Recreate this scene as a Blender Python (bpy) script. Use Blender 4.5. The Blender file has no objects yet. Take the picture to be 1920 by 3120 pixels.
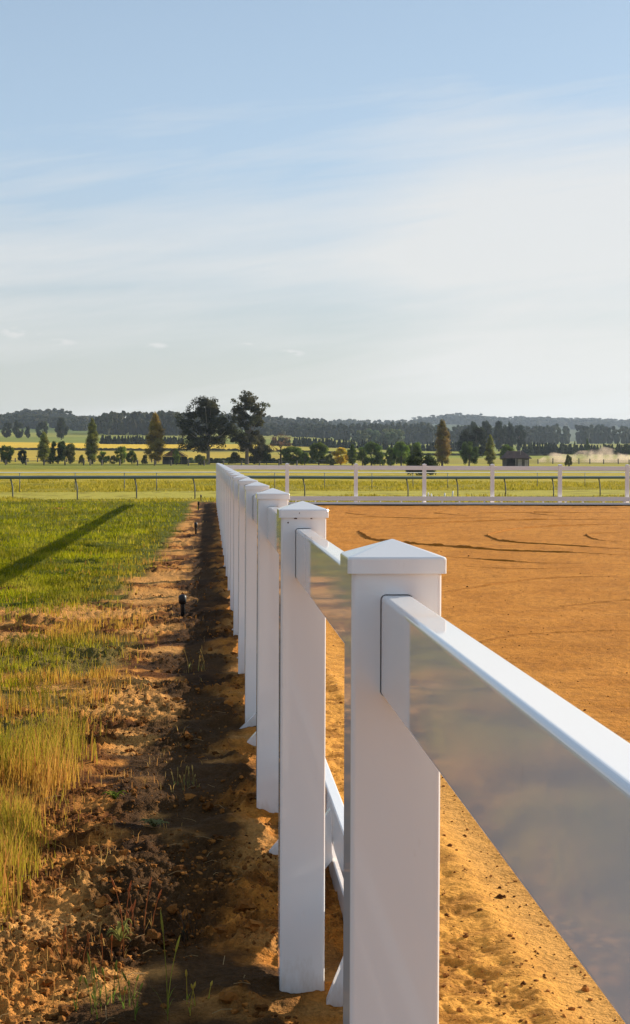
import bpy, bmesh, math, random
import numpy as np
from mathutils import Matrix, Vector
rnd = random.Random(7)
rng = np.random.default_rng(11)
sc = bpy.context.scene
COL = sc.collection
F = 5053.0; CH = 1.48; HZ = 1407.0; PHI = math.radians(3.62)
FX = 0.253; SP = 2.25; NP_ = 24; YE = 0.045 + NP_*SP

# ------------------------------------------------------------------ noise
def _h(ix, iy, s):
    n = (ix.astype(np.int64)*374761393 + iy.astype(np.int64)*668265263 + s*1274126177) & 0xffffffff
    n = ((n ^ (n >> 13))*1274126177) & 0xffffffff
    n = ((n ^ (n >> 16))*2246822519) & 0xffffffff
    return ((n ^ (n >> 15)) & 0xffff)/65535.0
def vn(x, y, s=0):
    fx = np.floor(x); fy = np.floor(y); tx = x-fx; ty = y-fy
    tx = tx*tx*(3-2*tx); ty = ty*ty*(3-2*ty)
    ix = fx.astype(np.int64); iy = fy.astype(np.int64)
    a = _h(ix, iy, s); b = _h(ix+1, iy, s); c = _h(ix, iy+1, s); d = _h(ix+1, iy+1, s)
    return a*(1-tx)*(1-ty)+b*tx*(1-ty)+c*(1-tx)*ty+d*tx*ty
def fbm(x, y, o=4, s=0, g=0.5):
    r = 0; a = 1.0; t = 0
    for i in range(o):
        c, q = math.cos(0.6*i), math.sin(0.6*i)
        r = r+a*vn((c*x-q*y)*2.03**i+17.3*i, (q*x+c*y)*2.03**i-9.1*i, s+i); t += a; a *= g
    return r/t
def ss(x, a, b):
    t = np.clip((x-a)/(b-a), 0, 1); return t*t*(3-2*t)
def lerp(a, b, t): return a+(b-a)*t

# ------------------------------------------------------------------ placement
def at(px, Y):
    return math.tan(math.atan((px-960)/F)+PHI)*Y
def dep(px, Y):
    x = at(px, Y); return Y*math.cos(PHI)+x*math.sin(PHI)
DT = [-100, 330, 400, 550, 700, 900, 1400, 2200, 3000, 3600, 4300, 5200]
ZL = [0, .1, .9, 2.2, 5.5, 11, 24, 46, 63, 66, 62, 60]
ZR = [0, 0, .6, 2, 3.8, 7.5, 17, 26, 50, 78, 104, 90]
def zr(y): return 0.07*ss(y, 8, 50)
def terrain(x, y):
    x = np.asarray(x, float); y = np.asarray(y, float)
    u = x/np.maximum(y, 1.0)
    px = 960+F*np.tan(np.clip(np.arctan(u)-PHI, -1.2, 1.2))
    t = ss(px, 650, 1350)
    z = lerp(np.interp(y, DT, ZL), np.interp(y, DT, ZR), t)
    z = z+7*np.exp(-((px-120)/110)**2-((y-2300)/400)**2)
    z = z+ss(y, 330, 1500)*(fbm(x/260, y/260, 3, 5)-.5)*6
    z = z+ss(y, 3000, 4000)*(fbm(x/420, y/900, 3, 8)-.5)*26
    return z
def tz(x, y): return float(terrain(np.array([x]), np.array([y]))[0])

# ------------------------------------------------------------------ mesh helpers
def mk(name, v, quads=None, tris=None, mat=None, parent=None, col=None, smooth=False):
    v = np.asarray(v, np.float32); me = bpy.data.meshes.new(name)
    me.vertices.add(len(v)); me.vertices.foreach_set('co', v.ravel())
    parts = []; tot = []
    for a, n in ((quads, 4), (tris, 3)):
        if a is not None and len(a):
            a = np.asarray(a, np.int32).reshape(-1, n); parts.append(a.ravel()); tot.append(np.full(len(a), n, np.int32))
    li = np.concatenate(parts); lt = np.concatenate(tot); ls = np.concatenate([[0], np.cumsum(lt)[:-1]]).astype(np.int32)
    me.loops.add(len(li)); me.loops.foreach_set('vertex_index', li)
    me.polygons.add(len(lt)); me.polygons.foreach_set('loop_start', ls); me.polygons.foreach_set('loop_total', lt)
    me.polygons.foreach_set('use_smooth', np.full(len(lt), smooth, bool))
    me.update(calc_edges=True); me.validate()
    if col is not None:
        c = np.ones((len(v), 4), np.float32); c[:, :3] = col
        at_ = me.color_attributes.new('Col', 'FLOAT_COLOR', 'POINT'); at_.data.foreach_set('color', c.ravel())
    if mat: me.materials.append(mat)
    o = bpy.data.objects.new(name, me); COL.objects.link(o)
    if parent: o.parent = parent
    return o
def tag(o, label=None, cat=None, group=None, kind=None):
    if label: o['label'] = label
    if cat: o['category'] = cat
    if group: o['group'] = group
    if kind: o['kind'] = kind
    return o
def empty(name, loc, label, cat, group=None):
    o = bpy.data.objects.new(name, None); COL.objects.link(o); o.location = loc
    return tag(o, label, cat, group)
class MB:
    def __init__(s): s.v = []; s.q = []; s.t = []; s.c = []; s.n = 0
    def add(s, v, q=None, t=None, c=None):
        v = np.asarray(v, float)
        if q is not None and len(q): s.q.append(np.asarray(q)+s.n)
        if t is not None and len(t): s.t.append(np.asarray(t)+s.n)
        s.v.append(v); s.n += len(v)
        s.c.append(np.tile(np.asarray(c if c is not None else (1, 1, 1), float), (len(v), 1)) if np.ndim(c) < 2 else c)
    def box(s, x0, x1, y0, y1, z0, z1, c=None):
        v = [(x0, y0, z0), (x1, y0, z0), (x1, y1, z0), (x0, y1, z0), (x0, y0, z1), (x1, y0, z1), (x1, y1, z1), (x0, y1, z1)]
        s.add(v, [(0, 3, 2, 1), (4, 5, 6, 7), (0, 1, 5, 4), (1, 2, 6, 5), (2, 3, 7, 6), (3, 0, 4, 7)], None, c)
    def tube(s, pts, rad, n=6, c=None):
        pts = [np.array(p, float) for p in pts]; V = []
        for i, p in enumerate(pts):
            d = pts[min(i+1, len(pts)-1)]-pts[max(i-1, 0)]; d /= np.linalg.norm(d)+1e-9
            a = np.cross(d, [0, 1, 0] if abs(d[1]) < .9 else [1, 0, 0]); a /= np.linalg.norm(a); b = np.cross(d, a)
            r = rad[i] if hasattr(rad, '__len__') else rad
            for k in range(n):
                th = 2*math.pi*k/n; V.append(p+r*(math.cos(th)*a+math.sin(th)*b))
        Q = [(i*n+k, i*n+(k+1) % n, (i+1)*n+(k+1) % n, (i+1)*n+k) for i in range(len(pts)-1) for k in range(n)]
        L = len(V); V += [pts[0], pts[-1]]
        T = [(L, (k+1) % n, k) for k in range(n)]+[(L+1, L-n+k, L-n+(k+1) % n) for k in range(n)]
        s.add(V, Q, T, c)
    def build(s, name, mat, parent=None, smooth=False, col=True):
        return mk(name, np.concatenate(s.v), np.concatenate(s.q) if s.q else None, np.concatenate(s.t) if s.t else None,
                  mat, parent, np.concatenate(s.c) if col else None, smooth)

# ------------------------------------------------------------------ materials
def nmat(name):
    m = bpy.data.materials.new(name); m.use_nodes = True
    nt = m.node_tree; return m, nt, nt.nodes['Principled BSDF'], nt.nodes['Material Output']
def N(nt, typ, **kw):
    n = nt.nodes.new(typ)
    for k, v in kw.items():
        if k in n.inputs: n.inputs[k].default_value = v
        else: setattr(n, k, v)
    return n
def vcol_mat(name, rough=.9, scales=((60, .3),), bump=((60, .004),), trans=0, tint=(1, 1, 1), spec=.06):
    m, nt, b, out = nmat(name)
    a = N(nt, 'ShaderNodeAttribute'); a.attribute_name = 'Col'
    cur = a.outputs['Color']; tc = N(nt, 'ShaderNodeTexCoord')
    for sca, amt in scales:
        nz = N(nt, 'ShaderNodeTexNoise', Scale=sca, Detail=5.0, Roughness=.65)
        nt.links.new(tc.outputs['Object'], nz.inputs['Vector'])
        mr = N(nt, 'ShaderNodeMapRange'); mr.inputs[1].default_value = .3; mr.inputs[2].default_value = .7
        mr.inputs[3].default_value = 1-amt; mr.inputs[4].default_value = 1+amt
        nt.links.new(nz.outputs['Fac'], mr.inputs[0])
        vm = N(nt, 'ShaderNodeVectorMath', operation='SCALE'); nt.links.new(cur, vm.inputs[0]); nt.links.new(mr.outputs[0], vm.inputs['Scale'])
        cur = vm.outputs[0]
    nt.links.new(cur, b.inputs['Base Color']); b.inputs['Roughness'].default_value = rough
    b.inputs['Specular IOR Level'].default_value = spec
    nrm = None
    for sca, dist in bump:
        nz = N(nt, 'ShaderNodeTexNoise', Scale=sca, Detail=4.0, Roughness=.6); nt.links.new(tc.outputs['Object'], nz.inputs['Vector'])
        bp = N(nt, 'ShaderNodeBump', Strength=1.0, Distance=dist); nt.links.new(nz.outputs['Fac'], bp.inputs['Height'])
        if nrm: nt.links.new(nrm, bp.inputs['Normal'])
        nrm = bp.outputs[0]
    if nrm: nt.links.new(nrm, b.inputs['Normal'])
    if trans:
        tr = N(nt, 'ShaderNodeBsdfTranslucent'); nt.links.new(cur, tr.inputs['Color'])
        mx = N(nt, 'ShaderNodeMixShader'); mx.inputs[0].default_value = trans
        nt.links.new(b.outputs[0], mx.inputs[1]); nt.links.new(tr.outputs[0], mx.inputs[2]); nt.links.new(mx.outputs[0], out.inputs['Surface'])
    return m
def plain(name, c, rough=.6, noise=0, scale=20, spec=.4, metal=0):
    m, nt, b, out = nmat(name); b.inputs['Roughness'].default_value = rough; b.inputs['Metallic'].default_value = metal
    b.inputs['Specular IOR Level'].default_value = spec
    tc = N(nt, 'ShaderNodeTexCoord'); nz = N(nt, 'ShaderNodeTexNoise', Scale=scale, Detail=4.0); nt.links.new(tc.outputs['Object'], nz.inputs['Vector'])
    r = N(nt, 'ShaderNodeValToRGB'); r.color_ramp.elements[0].position = .3; r.color_ramp.elements[1].position = .7
    r.color_ramp.elements[0].color = tuple(x*(1-noise) for x in c)+(1,); r.color_ramp.elements[1].color = tuple(min(1, x*(1+noise)) for x in c)+(1,)
    nt.links.new(nz.outputs['Fac'], r.inputs[0]); nt.links.new(r.outputs[0], b.inputs['Base Color']); return m

def pvc_mat():
    m, nt, b, out = nmat('white_pvc')
    b.inputs['Roughness'].default_value = .16; b.inputs['IOR'].default_value = 1.42; b.inputs['Specular IOR Level'].default_value = .36
    g = N(nt, 'ShaderNodeNewGeometry'); sp = N(nt, 'ShaderNodeSeparateXYZ'); nt.links.new(g.outputs['Position'], sp.inputs[0])
    nz = N(nt, 'ShaderNodeTexNoise', Scale=26.0, Detail=6.0, Roughness=.7)
    mp = N(nt, 'ShaderNodeMapping'); mp.inputs['Scale'].default_value = (1, 1, .35)
    nt.links.new(g.outputs['Position'], mp.inputs[0]); nt.links.new(mp.outputs[0], nz.inputs['Vector'])
    h = N(nt, 'ShaderNodeMapRange'); h.inputs[1].default_value = 0.0; h.inputs[2].default_value = .16; h.inputs[3].default_value = .46; h.inputs[4].default_value = 0
    nt.links.new(sp.outputs['Z'], h.inputs[0])
    a = N(nt, 'ShaderNodeMath', operation='ADD'); nt.links.new(nz.outputs['Fac'], a.inputs[0]); nt.links.new(h.outputs[0], a.inputs[1])
    r = N(nt, 'ShaderNodeMapRange'); r.inputs[1].default_value = .66; r.inputs[2].default_value = 1.15; r.inputs[3].default_value = 0; r.inputs[4].default_value = .55
    nt.links.new(a.outputs[0], r.inputs[0])
    mx = N(nt, 'ShaderNodeMixRGB'); mx.inputs[1].default_value = (.80, .775, .765, 1); mx.inputs[2].default_value = (.42, .27, .13, 1)
    nt.links.new(r.outputs[0], mx.inputs[0]); nt.links.new(mx.outputs[0], b.inputs['Base Color'])
    n2 = N(nt, 'ShaderNodeTexNoise', Scale=5.0, Detail=6.0, Roughness=.6); nt.links.new(g.outputs['Position'], n2.inputs['Vector'])
    rr = N(nt, 'ShaderNodeMapRange'); rr.inputs[1].default_value = .3; rr.inputs[2].default_value = .7; rr.inputs[3].default_value = .03; rr.inputs[4].default_value = .05
    nt.links.new(n2.outputs['Fac'], rr.inputs[0]); nt.links.new(rr.outputs[0], b.inputs['Roughness'])
    
    return m
PVC = pvc_mat()
GROUND = vcol_mat('field_ground', .95, ((9, .18), (70, .3)), ((25, .03), (110, .010)))
SAND = vcol_mat('arena_sand_grain', .95, ((1.1, .07), (45, .16), (160, .18)), ((14, .018), (75, .008)))
CLOD = vcol_mat('soil_crumb', .95, ((50, .3),), ((60, .006),))
GRASS = vcol_mat('grass_blade', .7, (), (), trans=.45)
LEAF = vcol_mat('leaf', .75, (), (), trans=.42)
WOODLEAF = vcol_mat('wood_leaf', .9, (), (), trans=.15)
BARK = vcol_mat('bark', .9, ((3, .3),), ((4, .05),))
RAILM = plain('galvanised_rail', (.10, .14, .145), .5, .15, 1.0, .4, .1)
RAILP = plain('dull_rail_post', (.13, .14, .14), .6, .3, 3)
RAILW = plain('weathered_white_rail', (.55, .58, .58), .5, .1, 1.0)
TIMBER = plain('grey_timber', (.10, .085, .07), .9, .4, 2)
BLACK = plain('black_plastic', (.008, .008, .009), .45, .4, 40)
WIRE = plain('wire', (.12, .12, .12), .5, .1, 5)

# ------------------------------------------------------------------ ground sheet
d = 3.0; rows = list(np.linspace(-30, 2.6, 24))
while d < 60: rows.append(d); d += max(.008, d*d/2454*.95)
while d < 330: rows.append(d); d += d*.012
while d < 5000: rows.append(d); d += d*.02
rows = np.array(rows+[5000])
ucore = np.concatenate([np.linspace(-.40, -.31, 20)[:-1], np.linspace(-.31, .14, 400), np.linspace(.14, .45, 60)[1:]])
def rough_left(x, y):
    z = (fbm(x*3.1, y*3.1, 3, 21)-.5)*.085+(np.maximum(fbm(x*1.6, y*2.6, 3, 22)-.52, 0))*.12*ss(x, -.55, -.2)
    c = fbm(x*13, y*13, 4, 31, .62)
    dens = ss(fbm(x*1.7+3, y*1.7, 3, 41), .36, .6)
    f_ = fbm(x*34, y*30, 4, 35, .6)
    z = z+dens*(np.abs(c-.47)*.10+np.abs(f_-.48)*.055)+(1-dens)*((fbm(x*20, y*20, 3, 33)-.5)*.012+np.abs(f_-.5)*.014)
    cl = np.maximum(vn(x*26, y*26, 51)-.55, 0)*np.maximum(vn(x*9, y*9, 52)-.35, 0)
    z = z+cl*.09*(.3+dens)
    return z
def bank(x, y):
    yk = (y-.045)/SP; dy = (yk-np.round(yk))*SP
    b = .030*np.exp(-((x-.13)/.10)**2)*ss(vn(x*4, y*5, 99), .3, .7)*(1+(fbm(x*24, y*24, 3, 231)-.5)*2.2)
    m = .003*np.exp(-((x-.24)**2+dy**2)/.13**2)*(1+(fbm(x*18, y*18, 3, 232)-.5)*1.5)
    return (1-ss(y, 50, 56))*(b+m)
EDGE_Y = [0, 5.6, 6.3, 7.4, 9, 11, 15, 19, 25, 39, 59, 70]
EDGE_X = [-.8, -.72, -.64, -.67, -.70, -.56, -.60, -.90, -.70, -.54, -.5, -.5]
def edge(x, y):
    w = (fbm(x*0+y*1.3, y*.7, 3, 61)-.5)*.35
    return np.interp(y, EDGE_Y, EDGE_X)+w
RA = (at(32, 61.5), 61.5)      # running rail line
RBx, RBy = at(1824, 73.0), 73.0
SL = (RBy-RA[1])/(RBx-RA[0])
def railq(x, y): return y-(RA[1]+(x-RA[0])*SL)
def gcol(x, y):
    n1 = fbm(x*.9, y*.9, 4, 71); n2 = fbm(x*6, y*6, 4, 72)
    n8 = fbm(x*1.2, y*1.2, 3, 73)
    dirt = lerp(np.array([.50, .205, .045]), np.array([.12, .042, .010]), ss(n2+.10*(n8 < .45)*1.0, .42, .60)[:, None])
    dirt = lerp(dirt, np.array([.56, .275, .080]), (ss(n8, .46, .60)*.8)[:, None])
    xw = x+(fbm(x*3, y*3, 3, 211)-.5)*.5+(n2-.5)*.3; shade_tint = ss(xw, -.40, -.20)*(1-ss(xw, .04, .26))*(.85-.22*ss(n8, .48, .6)); dirt = lerp(dirt, np.array([.042, .021, .009]), np.clip(shade_tint*1.5, 0, .93)[:, None]); dirt = lerp(dirt, np.array([.46, .175, .03]), (ss(xw, .02, .22)*(1-ss(n2, .45, .6)*.8))[:, None])  # fence shadow band painted darker into the dirt colour, sunlit strip painted orange
    under = lerp(np.array([.17, .115, .032]), np.array([.095, .10, .010]), ss(y, 9, 20)[:, None])
    g = ss(edge(x, y)-x, -.05, .18)
    c = lerp(dirt, under, (g*ss(n1+.25*ss(y, 16, 24), .36, .52))[:, None])
    # beyond the arena
    q = railq(x, y)
    f1 = fbm(x*.35, y*.12, 4, 81); f2 = fbm(x*1.6, y*.6, 3, 82)
    base = lerp(np.array([.21, .19, .018]), np.array([.34, .27, .035]), ss(f1, .35, .65)[:, None])
    mown = np.array([.41, .35, .06])
    mm = ss(q, 0.6, 1.6)*(1-ss(q, 15, 17)); base = lerp(base, mown, (mm*.9)[:, None])
    rg = ss(q, 17, 19)*(1-ss(q, 33, 38)); base = lerp(base, np.array([.26, .21, .02]), (rg*.7)[:, None])
    pale = ss(q, 48, 60)*(1-ss(q, 170, 220)); base = lerp(base, np.array([.45, .34, .045]), (pale*.8)[:, None])
    base = base*(1-.35*ss(f2, .5, .75)*(1-ss(y, 150, 300)))[:, None]
    rut = np.exp(-((y-57.3)/.35)**2)*ss(x, 6, -2) ; base = lerp(base, np.array([.06, .04, .02]), np.clip(rut, 0, 1)[:, None]*.8)
    wob = (fbm(x/90, y/90, 3, 91)-.5)
    yy = y*(1+.10*wob)
    px = 960+F*np.tan(np.clip(np.arctan(x/np.maximum(y, 1))-PHI, -1.2, 1.2)); lf = 1-ss(px, 500, 1300)
    far = np.empty((len(x), 3)); far[:] = (.20, .20, .04)
    def band(a, b, cc, k=1.0):
        w = ss(yy, a, a+(b-a)*.06)*(1-ss(yy, b-(b-a)*.06, b))*k
        far[:] = lerp(far, np.array(cc), np.asarray(w)[:, None]*np.ones((len(x), 1)))
    band(300, 395, (.20, .20, .025)); band(395, 470, (.34, .28, .035)); band(470, 725, (.44, .30, .035), .35+.55*lf)
    band(722, 745, (.10, .09, .02)); band(745, 930, (.62, .40, .035), .15+.85*lf); band(640, 900, (.19, .22, .022), (1-lf)*.7)
    band(930, 1250, (.17, .19, .03)); band(1250, 1500, (.24, .23, .04)); band(1500, 2300, (.11, .14, .03)); band(2300, 6000, (.05, .065, .025))
    far = far*(.8+.4*fbm(x/30, y/60, 3, 93))[:, None]
    c = lerp(c, base, ss(y, 55.5, 58)[:, None]*1.0); c = lerp(c, far, ss(y, 280, 320)[:, None])
    return c
Yg = np.repeat(rows, len(ucore)+12)
ue = np.array([.5, .6, .68, .74, .78, .8]); ufull = np.concatenate([-ue[::-1], ucore, ue])
xe = np.concatenate([-np.array([300, 120, 50, 20, 8, 3.]), np.zeros(len(ucore)), np.array([3, 8, 20, 50, 120, 300.])])
W = np.maximum(rows, 3.0)
Xg = (ufull[None, :]*W[:, None]*.85/.85+xe[None, :]*np.where(rows < 1500, 1, .5)[:, None]).ravel()
Xg = np.clip(Xg, -3950, 3950)
Zg = terrain(Xg, Yg)+zr(Yg)*(1-ss(Yg, 57, 62))
nearm = (1-ss(Yg, 30, 57)*.8)*(1-ss(Yg, 57, 60))*(1-ss(Xg, .35, .6))
Zg = Zg+nearm*rough_left(Xg, Yg)-.12*ss(Xg, .50, .62)*(1-ss(Yg, YE-.7, YE-.45))*(Yg > -25)
# crumbly bank against the posts
Zg = Zg+bank(Xg, Yg)
nr, nc = len(rows), len(ufull)
I = np.arange(nr*nc).reshape(nr, nc)
Q = np.stack([I[:-1, :-1], I[:-1, 1:], I[1:, 1:], I[1:, :-1]], -1).reshape(-1, 4)
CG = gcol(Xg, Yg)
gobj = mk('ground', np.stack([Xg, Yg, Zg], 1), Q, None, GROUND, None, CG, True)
tag(gobj, 'rough orange dirt and green paddock ground reaching to the far hills', 'ground', kind='structure')

def gz_left(x, y):
    x = np.asarray(x, float); y = np.asarray(y, float)
    nm = (1-ss(y, 30, 57)*.8)*(1-ss(y, 57, 60))*(1-ss(x, .35, .6))
    z = terrain(x, y)+zr(y)*(1-ss(y, 57, 62))+nm*rough_left(x, y)
    return z+bank(x, y)

# ------------------------------------------------------------------ arena sand
def arena_h(x, y):
    z = zr(y)+.004+(fbm(x*.5, y*.5, 3, 101)-.5)*.03
    r1 = np.exp(-((x-(.86+.05*np.sin(y*.35)))/.05)**2)*.014
    sm = np.exp(-((x-(1.05+.03*np.sin(y*.5)))/.10)**2)
    nearrough = (1-ss(x, .75, .95))
    z = z+r1-sm*.012+(fbm(x*14, y*14, 4, 103, .6)-.5)*(.010+.036*nearrough)*(1-sm*.8)
    z = z+np.maximum(vn(x*22, y*22, 105)-.86, 0)*.05*(1-sm)
    z = z+(fbm(x*4, y*11, 3, 107)-.5)*.012
    return z*1.0
ua = np.concatenate([np.linspace(.02, .32, 330), np.linspace(.32, .8, 40)[1:]])
ra = rows[(rows > -26) & (rows < YE-.30)]; ra = np.append(ra, YE-.30)
XA = .44+(ua[None, :]-.02)*np.maximum(ra, 4)[:, None]*1.0+np.where(ua > .32, (ua-.32)*30, 0)[None, :]
YA = np.repeat(ra, len(ua)).reshape(len(ra), -1); XA = XA.ravel(); YA = YA.ravel()
ZA = arena_h(XA, YA)
n3 = fbm(XA*2, YA*2, 4, 111); n4 = fbm(XA*12, YA*12, 4, 112)
ca = lerp(np.array([.44, .168, .022]), np.array([.50, .200, .030]), ss(n3, .35, .65)[:, None])
ca = lerp(ca, np.array([.60, .285, .055]), ((1-ss(XA, 1.1, 2.6))*(1-ss(YA, 9, 22))*.85)[:, None]); nrr = (1-ss(XA, .7, 1.0))
ca = lerp(ca, np.array([.20, .075, .013]), ((ss(n4, .5, .66))*(.30+.35*nrr))[:, None])
smo = np.exp(-((XA-(1.05+.03*np.sin(YA*.5)))/.10)**2); ca = lerp(ca, np.array([.54, .27, .07]), (smo*.7*(1-ss(YA, 8, 14)))[:, None])
nr2, nc2 = len(ra), len(ua); I = np.arange(nr2*nc2).reshape(nr2, nc2)
Q = np.stack([I[:-1, :-1], I[:-1, 1:], I[1:, 1:], I[1:, :-1]], -1).reshape(-1, 4)
tag(mk('arena_sand', np.stack([XA, YA, ZA], 1), Q, None, SAND, None, ca, True), 'raked orange sand surface of the riding arena', 'ground', kind='structure')

# tyre ruts: low ridges pushed up in the sand
def P15(pts):
    out = []
    for a, b in pts:
        px, py = a*1.2698, b*1.2698
        Y = CH*F/(py-HZ); Y = (CH-zr(np.array(Y)))*F/(py-HZ); out.append((at(px, float(Y)), float(Y)))
    return out
def spline(p, n=14):
    p = [np.array(q) for q in p]; p = [2*p[0]-p[1]]+p+[2*p[-1]-p[-2]]; o = []
    for i in range(1, len(p)-2):
        for k in range(n):
            t = k/n; o.append(.5*((2*p[i])+(p[i+1]-p[i-1])*t+(2*p[i-1]-5*p[i]+4*p[i+1]-p[i+2])*t*t+(3*p[i]-p[i-1]-3*p[i+1]+p[i+2])*t**3))
    o.append(p[-2]); return o
ruts = [
 ([(1395, 1352.5), (1280, 1350), (1150, 1341), (1060, 1334)], .055, .035),
 ([(1512, 1333), (1400, 1328.5), (1190, 1320), (1060, 1311), (910, 1297), (874, 1284), (863, 1275), (880, 1268)], .05, .032),
 ([(950, 1262), (1100, 1252), (1300, 1247), (1500, 1245)], .06, .03),
 ([(1512, 1319), (1380, 1310), (1230, 1302), (1180, 1291), (1178, 1281), (1250, 1268), (1350, 1261.5), (1512, 1256)], .045, .026),
 ([(1512, 1302.5), (1440, 1297), (1414, 1288), (1418, 1281), (1512, 1276)], .05, .03),
 ([(1075, 1421), (1180, 1405), (1300, 1390), (1480, 1384)], .04, .020),
 ([(1350, 1457), (1430, 1448), (1512, 1442)], .035, .014),
 ([(1100, 1232), (1250, 1229), (1500, 1229)], .05, .02), ([(1120, 1360), (1250, 1366), (1400, 1362)], .03, .012), ([(800, 1243), (900, 1241), (1020, 1243), (1200, 1240)], .05, .022), ([(1150, 1545), (1250, 1530), (1400, 1520), (1512, 1518)], .03, .012),
 ([(850, 1227), (835, 1231), (900, 1238)], .06, .03), ([(1060, 1227), (1050, 1231), (1120, 1237)], .06, .03), ([(1290, 1226), (1280, 1231), (1350, 1238)], .06, .03)]
mb = MB()
for pts, w, h in ruts:
    s = spline(P15(pts), 40)
    x = np.array([q[0] for q in s]); y = np.array([q[1] for q in s])
    tx = np.gradient(x); ty = np.gradient(y); L = np.hypot(tx, ty)+1e-9; nx, ny = -ty/L, tx/L
    cum = np.cumsum(L); w = w*.7; h = h*.8; mod = ss(fbm(cum*4.5, cum*0, 2, 5), .25, .6)*.6+.6
    h = h*1.25; endf = np.minimum(1, np.minimum(cum, cum[-1]-cum)/2.5)
    V = []; prof = [(-1.6, -.02), (-1, .15), (-.35, .8), (.1, 1), (.5, .5), (.8, -.5), (1.3, -.2), (1.8, -.05)]
    for a, b in prof:
        X = x+nx*a*w; Y = y+ny*a*w; Z = arena_h(X, Y)+.004+np.maximum(b, -.12)*h*mod*endf-.003*(abs(a) > 1.2)
        V.append(np.stack([X, Y, Z], 1))
    V = np.stack(V, 1); n, m = V.shape[:2]; I = np.arange(n*m).reshape(n, m)
    mb.add(V.reshape(-1, 3), np.stack([I[:-1, :-1], I[:-1, 1:], I[1:, 1:], I[1:, :-1]], -1).reshape(-1, 4), None, (.36, .135, .018))
tag(mb.build('tyre_ruts', SAND, None, True), 'curved tyre ruts pressed into the orange arena sand', 'ground', kind='structure')

# ------------------------------------------------------------------ crumbs of soil, straw
bm = bmesh.new(); bmesh.ops.create_icosphere(bm, subdivisions=2, radius=1)
icv = np.array([v.co[:] for v in bm.verts]); icf = np.array([[v.index for v in f.verts] for f in bm.faces]); bm.free()
bm = bmesh.new(); bmesh.ops.create_icosphere(bm, subdivisions=1, radius=1)
ic1 = np.array([v.co[:] for v in bm.verts]); if1 = np.array([[v.index for v in f.verts] for f in bm.faces]); bm.free()
def crumbs(name, X, Y, Z, S, colA, colB, label):
    mb = MB()
    for i in range(len(X)):
        bv, bf = (icv, icf) if S[i] > .012 else (ic1, if1)
        j = 1+rng.normal(0, .24, (len(bv), 1)); sc3 = rng.uniform(.7, 1.25, 3)*np.array([1, 1, .75])
        v = bv*j*sc3*S[i]+np.array([X[i], Y[i], Z[i]+S[i]*.25])
        mb.add(v, None, bf, lerp(np.array(colA), np.array(colB), rng.random()))
    return tag(mb.build(name, CLOD, None, False), label, 'soil', kind='stuff')
n = 11000
t = rng.uniform(1/26., 1/4.1, n); Y = 1/t; X = rng.uniform(-.95, .24, n)
k = (fbm(X*1.7+3, Y*1.7, 3, 41) > .44+rng.normal(0, .06, n)) & (X > -.22*Y-.1); X, Y = X[k], Y[k]
S = np.clip(rng.lognormal(-5.5, .62, len(X)), .002, .030)
crumbs('dirt_crumbs', X, Y, gz_left(X, Y), S, (.06, .022, .006), (.34, .135, .03), 'crumbly orange brown clods strewn along the dirt strip beside the fence')
n = 2300
t = rng.uniform(1/40., 1/4.1, n); Y = 1/t; X = .5+rng.uniform(0, 1, n)**1.5*(.3*Y)
S = np.clip(rng.lognormal(-5.7, .5, len(X)), .002, .013)
crumbs('sand_crumbs', X, Y, arena_h(X, Y), S, (.07, .026, .007), (.33, .13, .03), 'small dark crumbs scattered over the arena sand')
mb = MB()
for i in range(120):
    y = 1/rnd.uniform(1/16., 1/4.2); x = rnd.uniform(-.95, .1)
    if x < -.2*y: continue
    a = rnd.uniform(0, math.pi); l = rnd.uniform(.02, .09); z = float(gz_left([x], [y])[0])+.012
    mb.tube([(x-math.cos(a)*l/2, y-math.sin(a)*l/2, z), (x, y, z+rnd.uniform(.002, .012)), (x+math.cos(a)*l/2, y+math.sin(a)*l/2, z+rnd.uniform(-.004, .01))], .0011, 3, (.42, .29, .14))
tag(mb.build('straw', GRASS), 'loose bleached straw lying on the dirt strip', 'straw', kind='stuff')

# ------------------------------------------------------------------ grass
def blades(name, X, Y, Z, H, Wd, C, lean, label, heads=None, mat=GRASS, headcol=(.55, .36, .12)):
    n = len(X); th = rng.uniform(0, 2*math.pi, n); la = rng.uniform(0, 2*math.pi, n); L = lean*rng.uniform(.1, 1, n)*H
    dx, dy = np.cos(th)*Wd/2, np.sin(th)*Wd/2; lx, ly = np.cos(la)*L, np.sin(la)*L
    V = np.zeros((n, 5, 3))
    V[:, 0] = np.stack([X-dx, Y-dy, Z-.02], 1); V[:, 1] = np.stack([X+dx, Y+dy, Z-.02], 1)
    V[:, 2] = np.stack([X-dx*.7+lx*.35, Y-dy*.7+ly*.35, Z+H*.55], 1); V[:, 3] = np.stack([X+dx*.7+lx*.35, Y+dy*.7+ly*.35, Z+H*.55], 1)
    V[:, 4] = np.stack([X+lx, Y+ly, Z+H*(1-.25*lean)], 1)
    b = np.arange(n)[:, None]*5
    o = mk(name, V.reshape(-1, 3), b+np.array([0, 1, 3, 2]), b+np.array([2, 3, 4]), mat, None, np.repeat(C, 5, 0))
    return tag(o, label, 'grass', kind='stuff')
def gsample(n, umin, umax, d0, d1):
    t = rng.uniform(1/d1, 1/d0, n); Y = 1/t; return rng.uniform(umin, umax, n)*Y, Y
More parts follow.
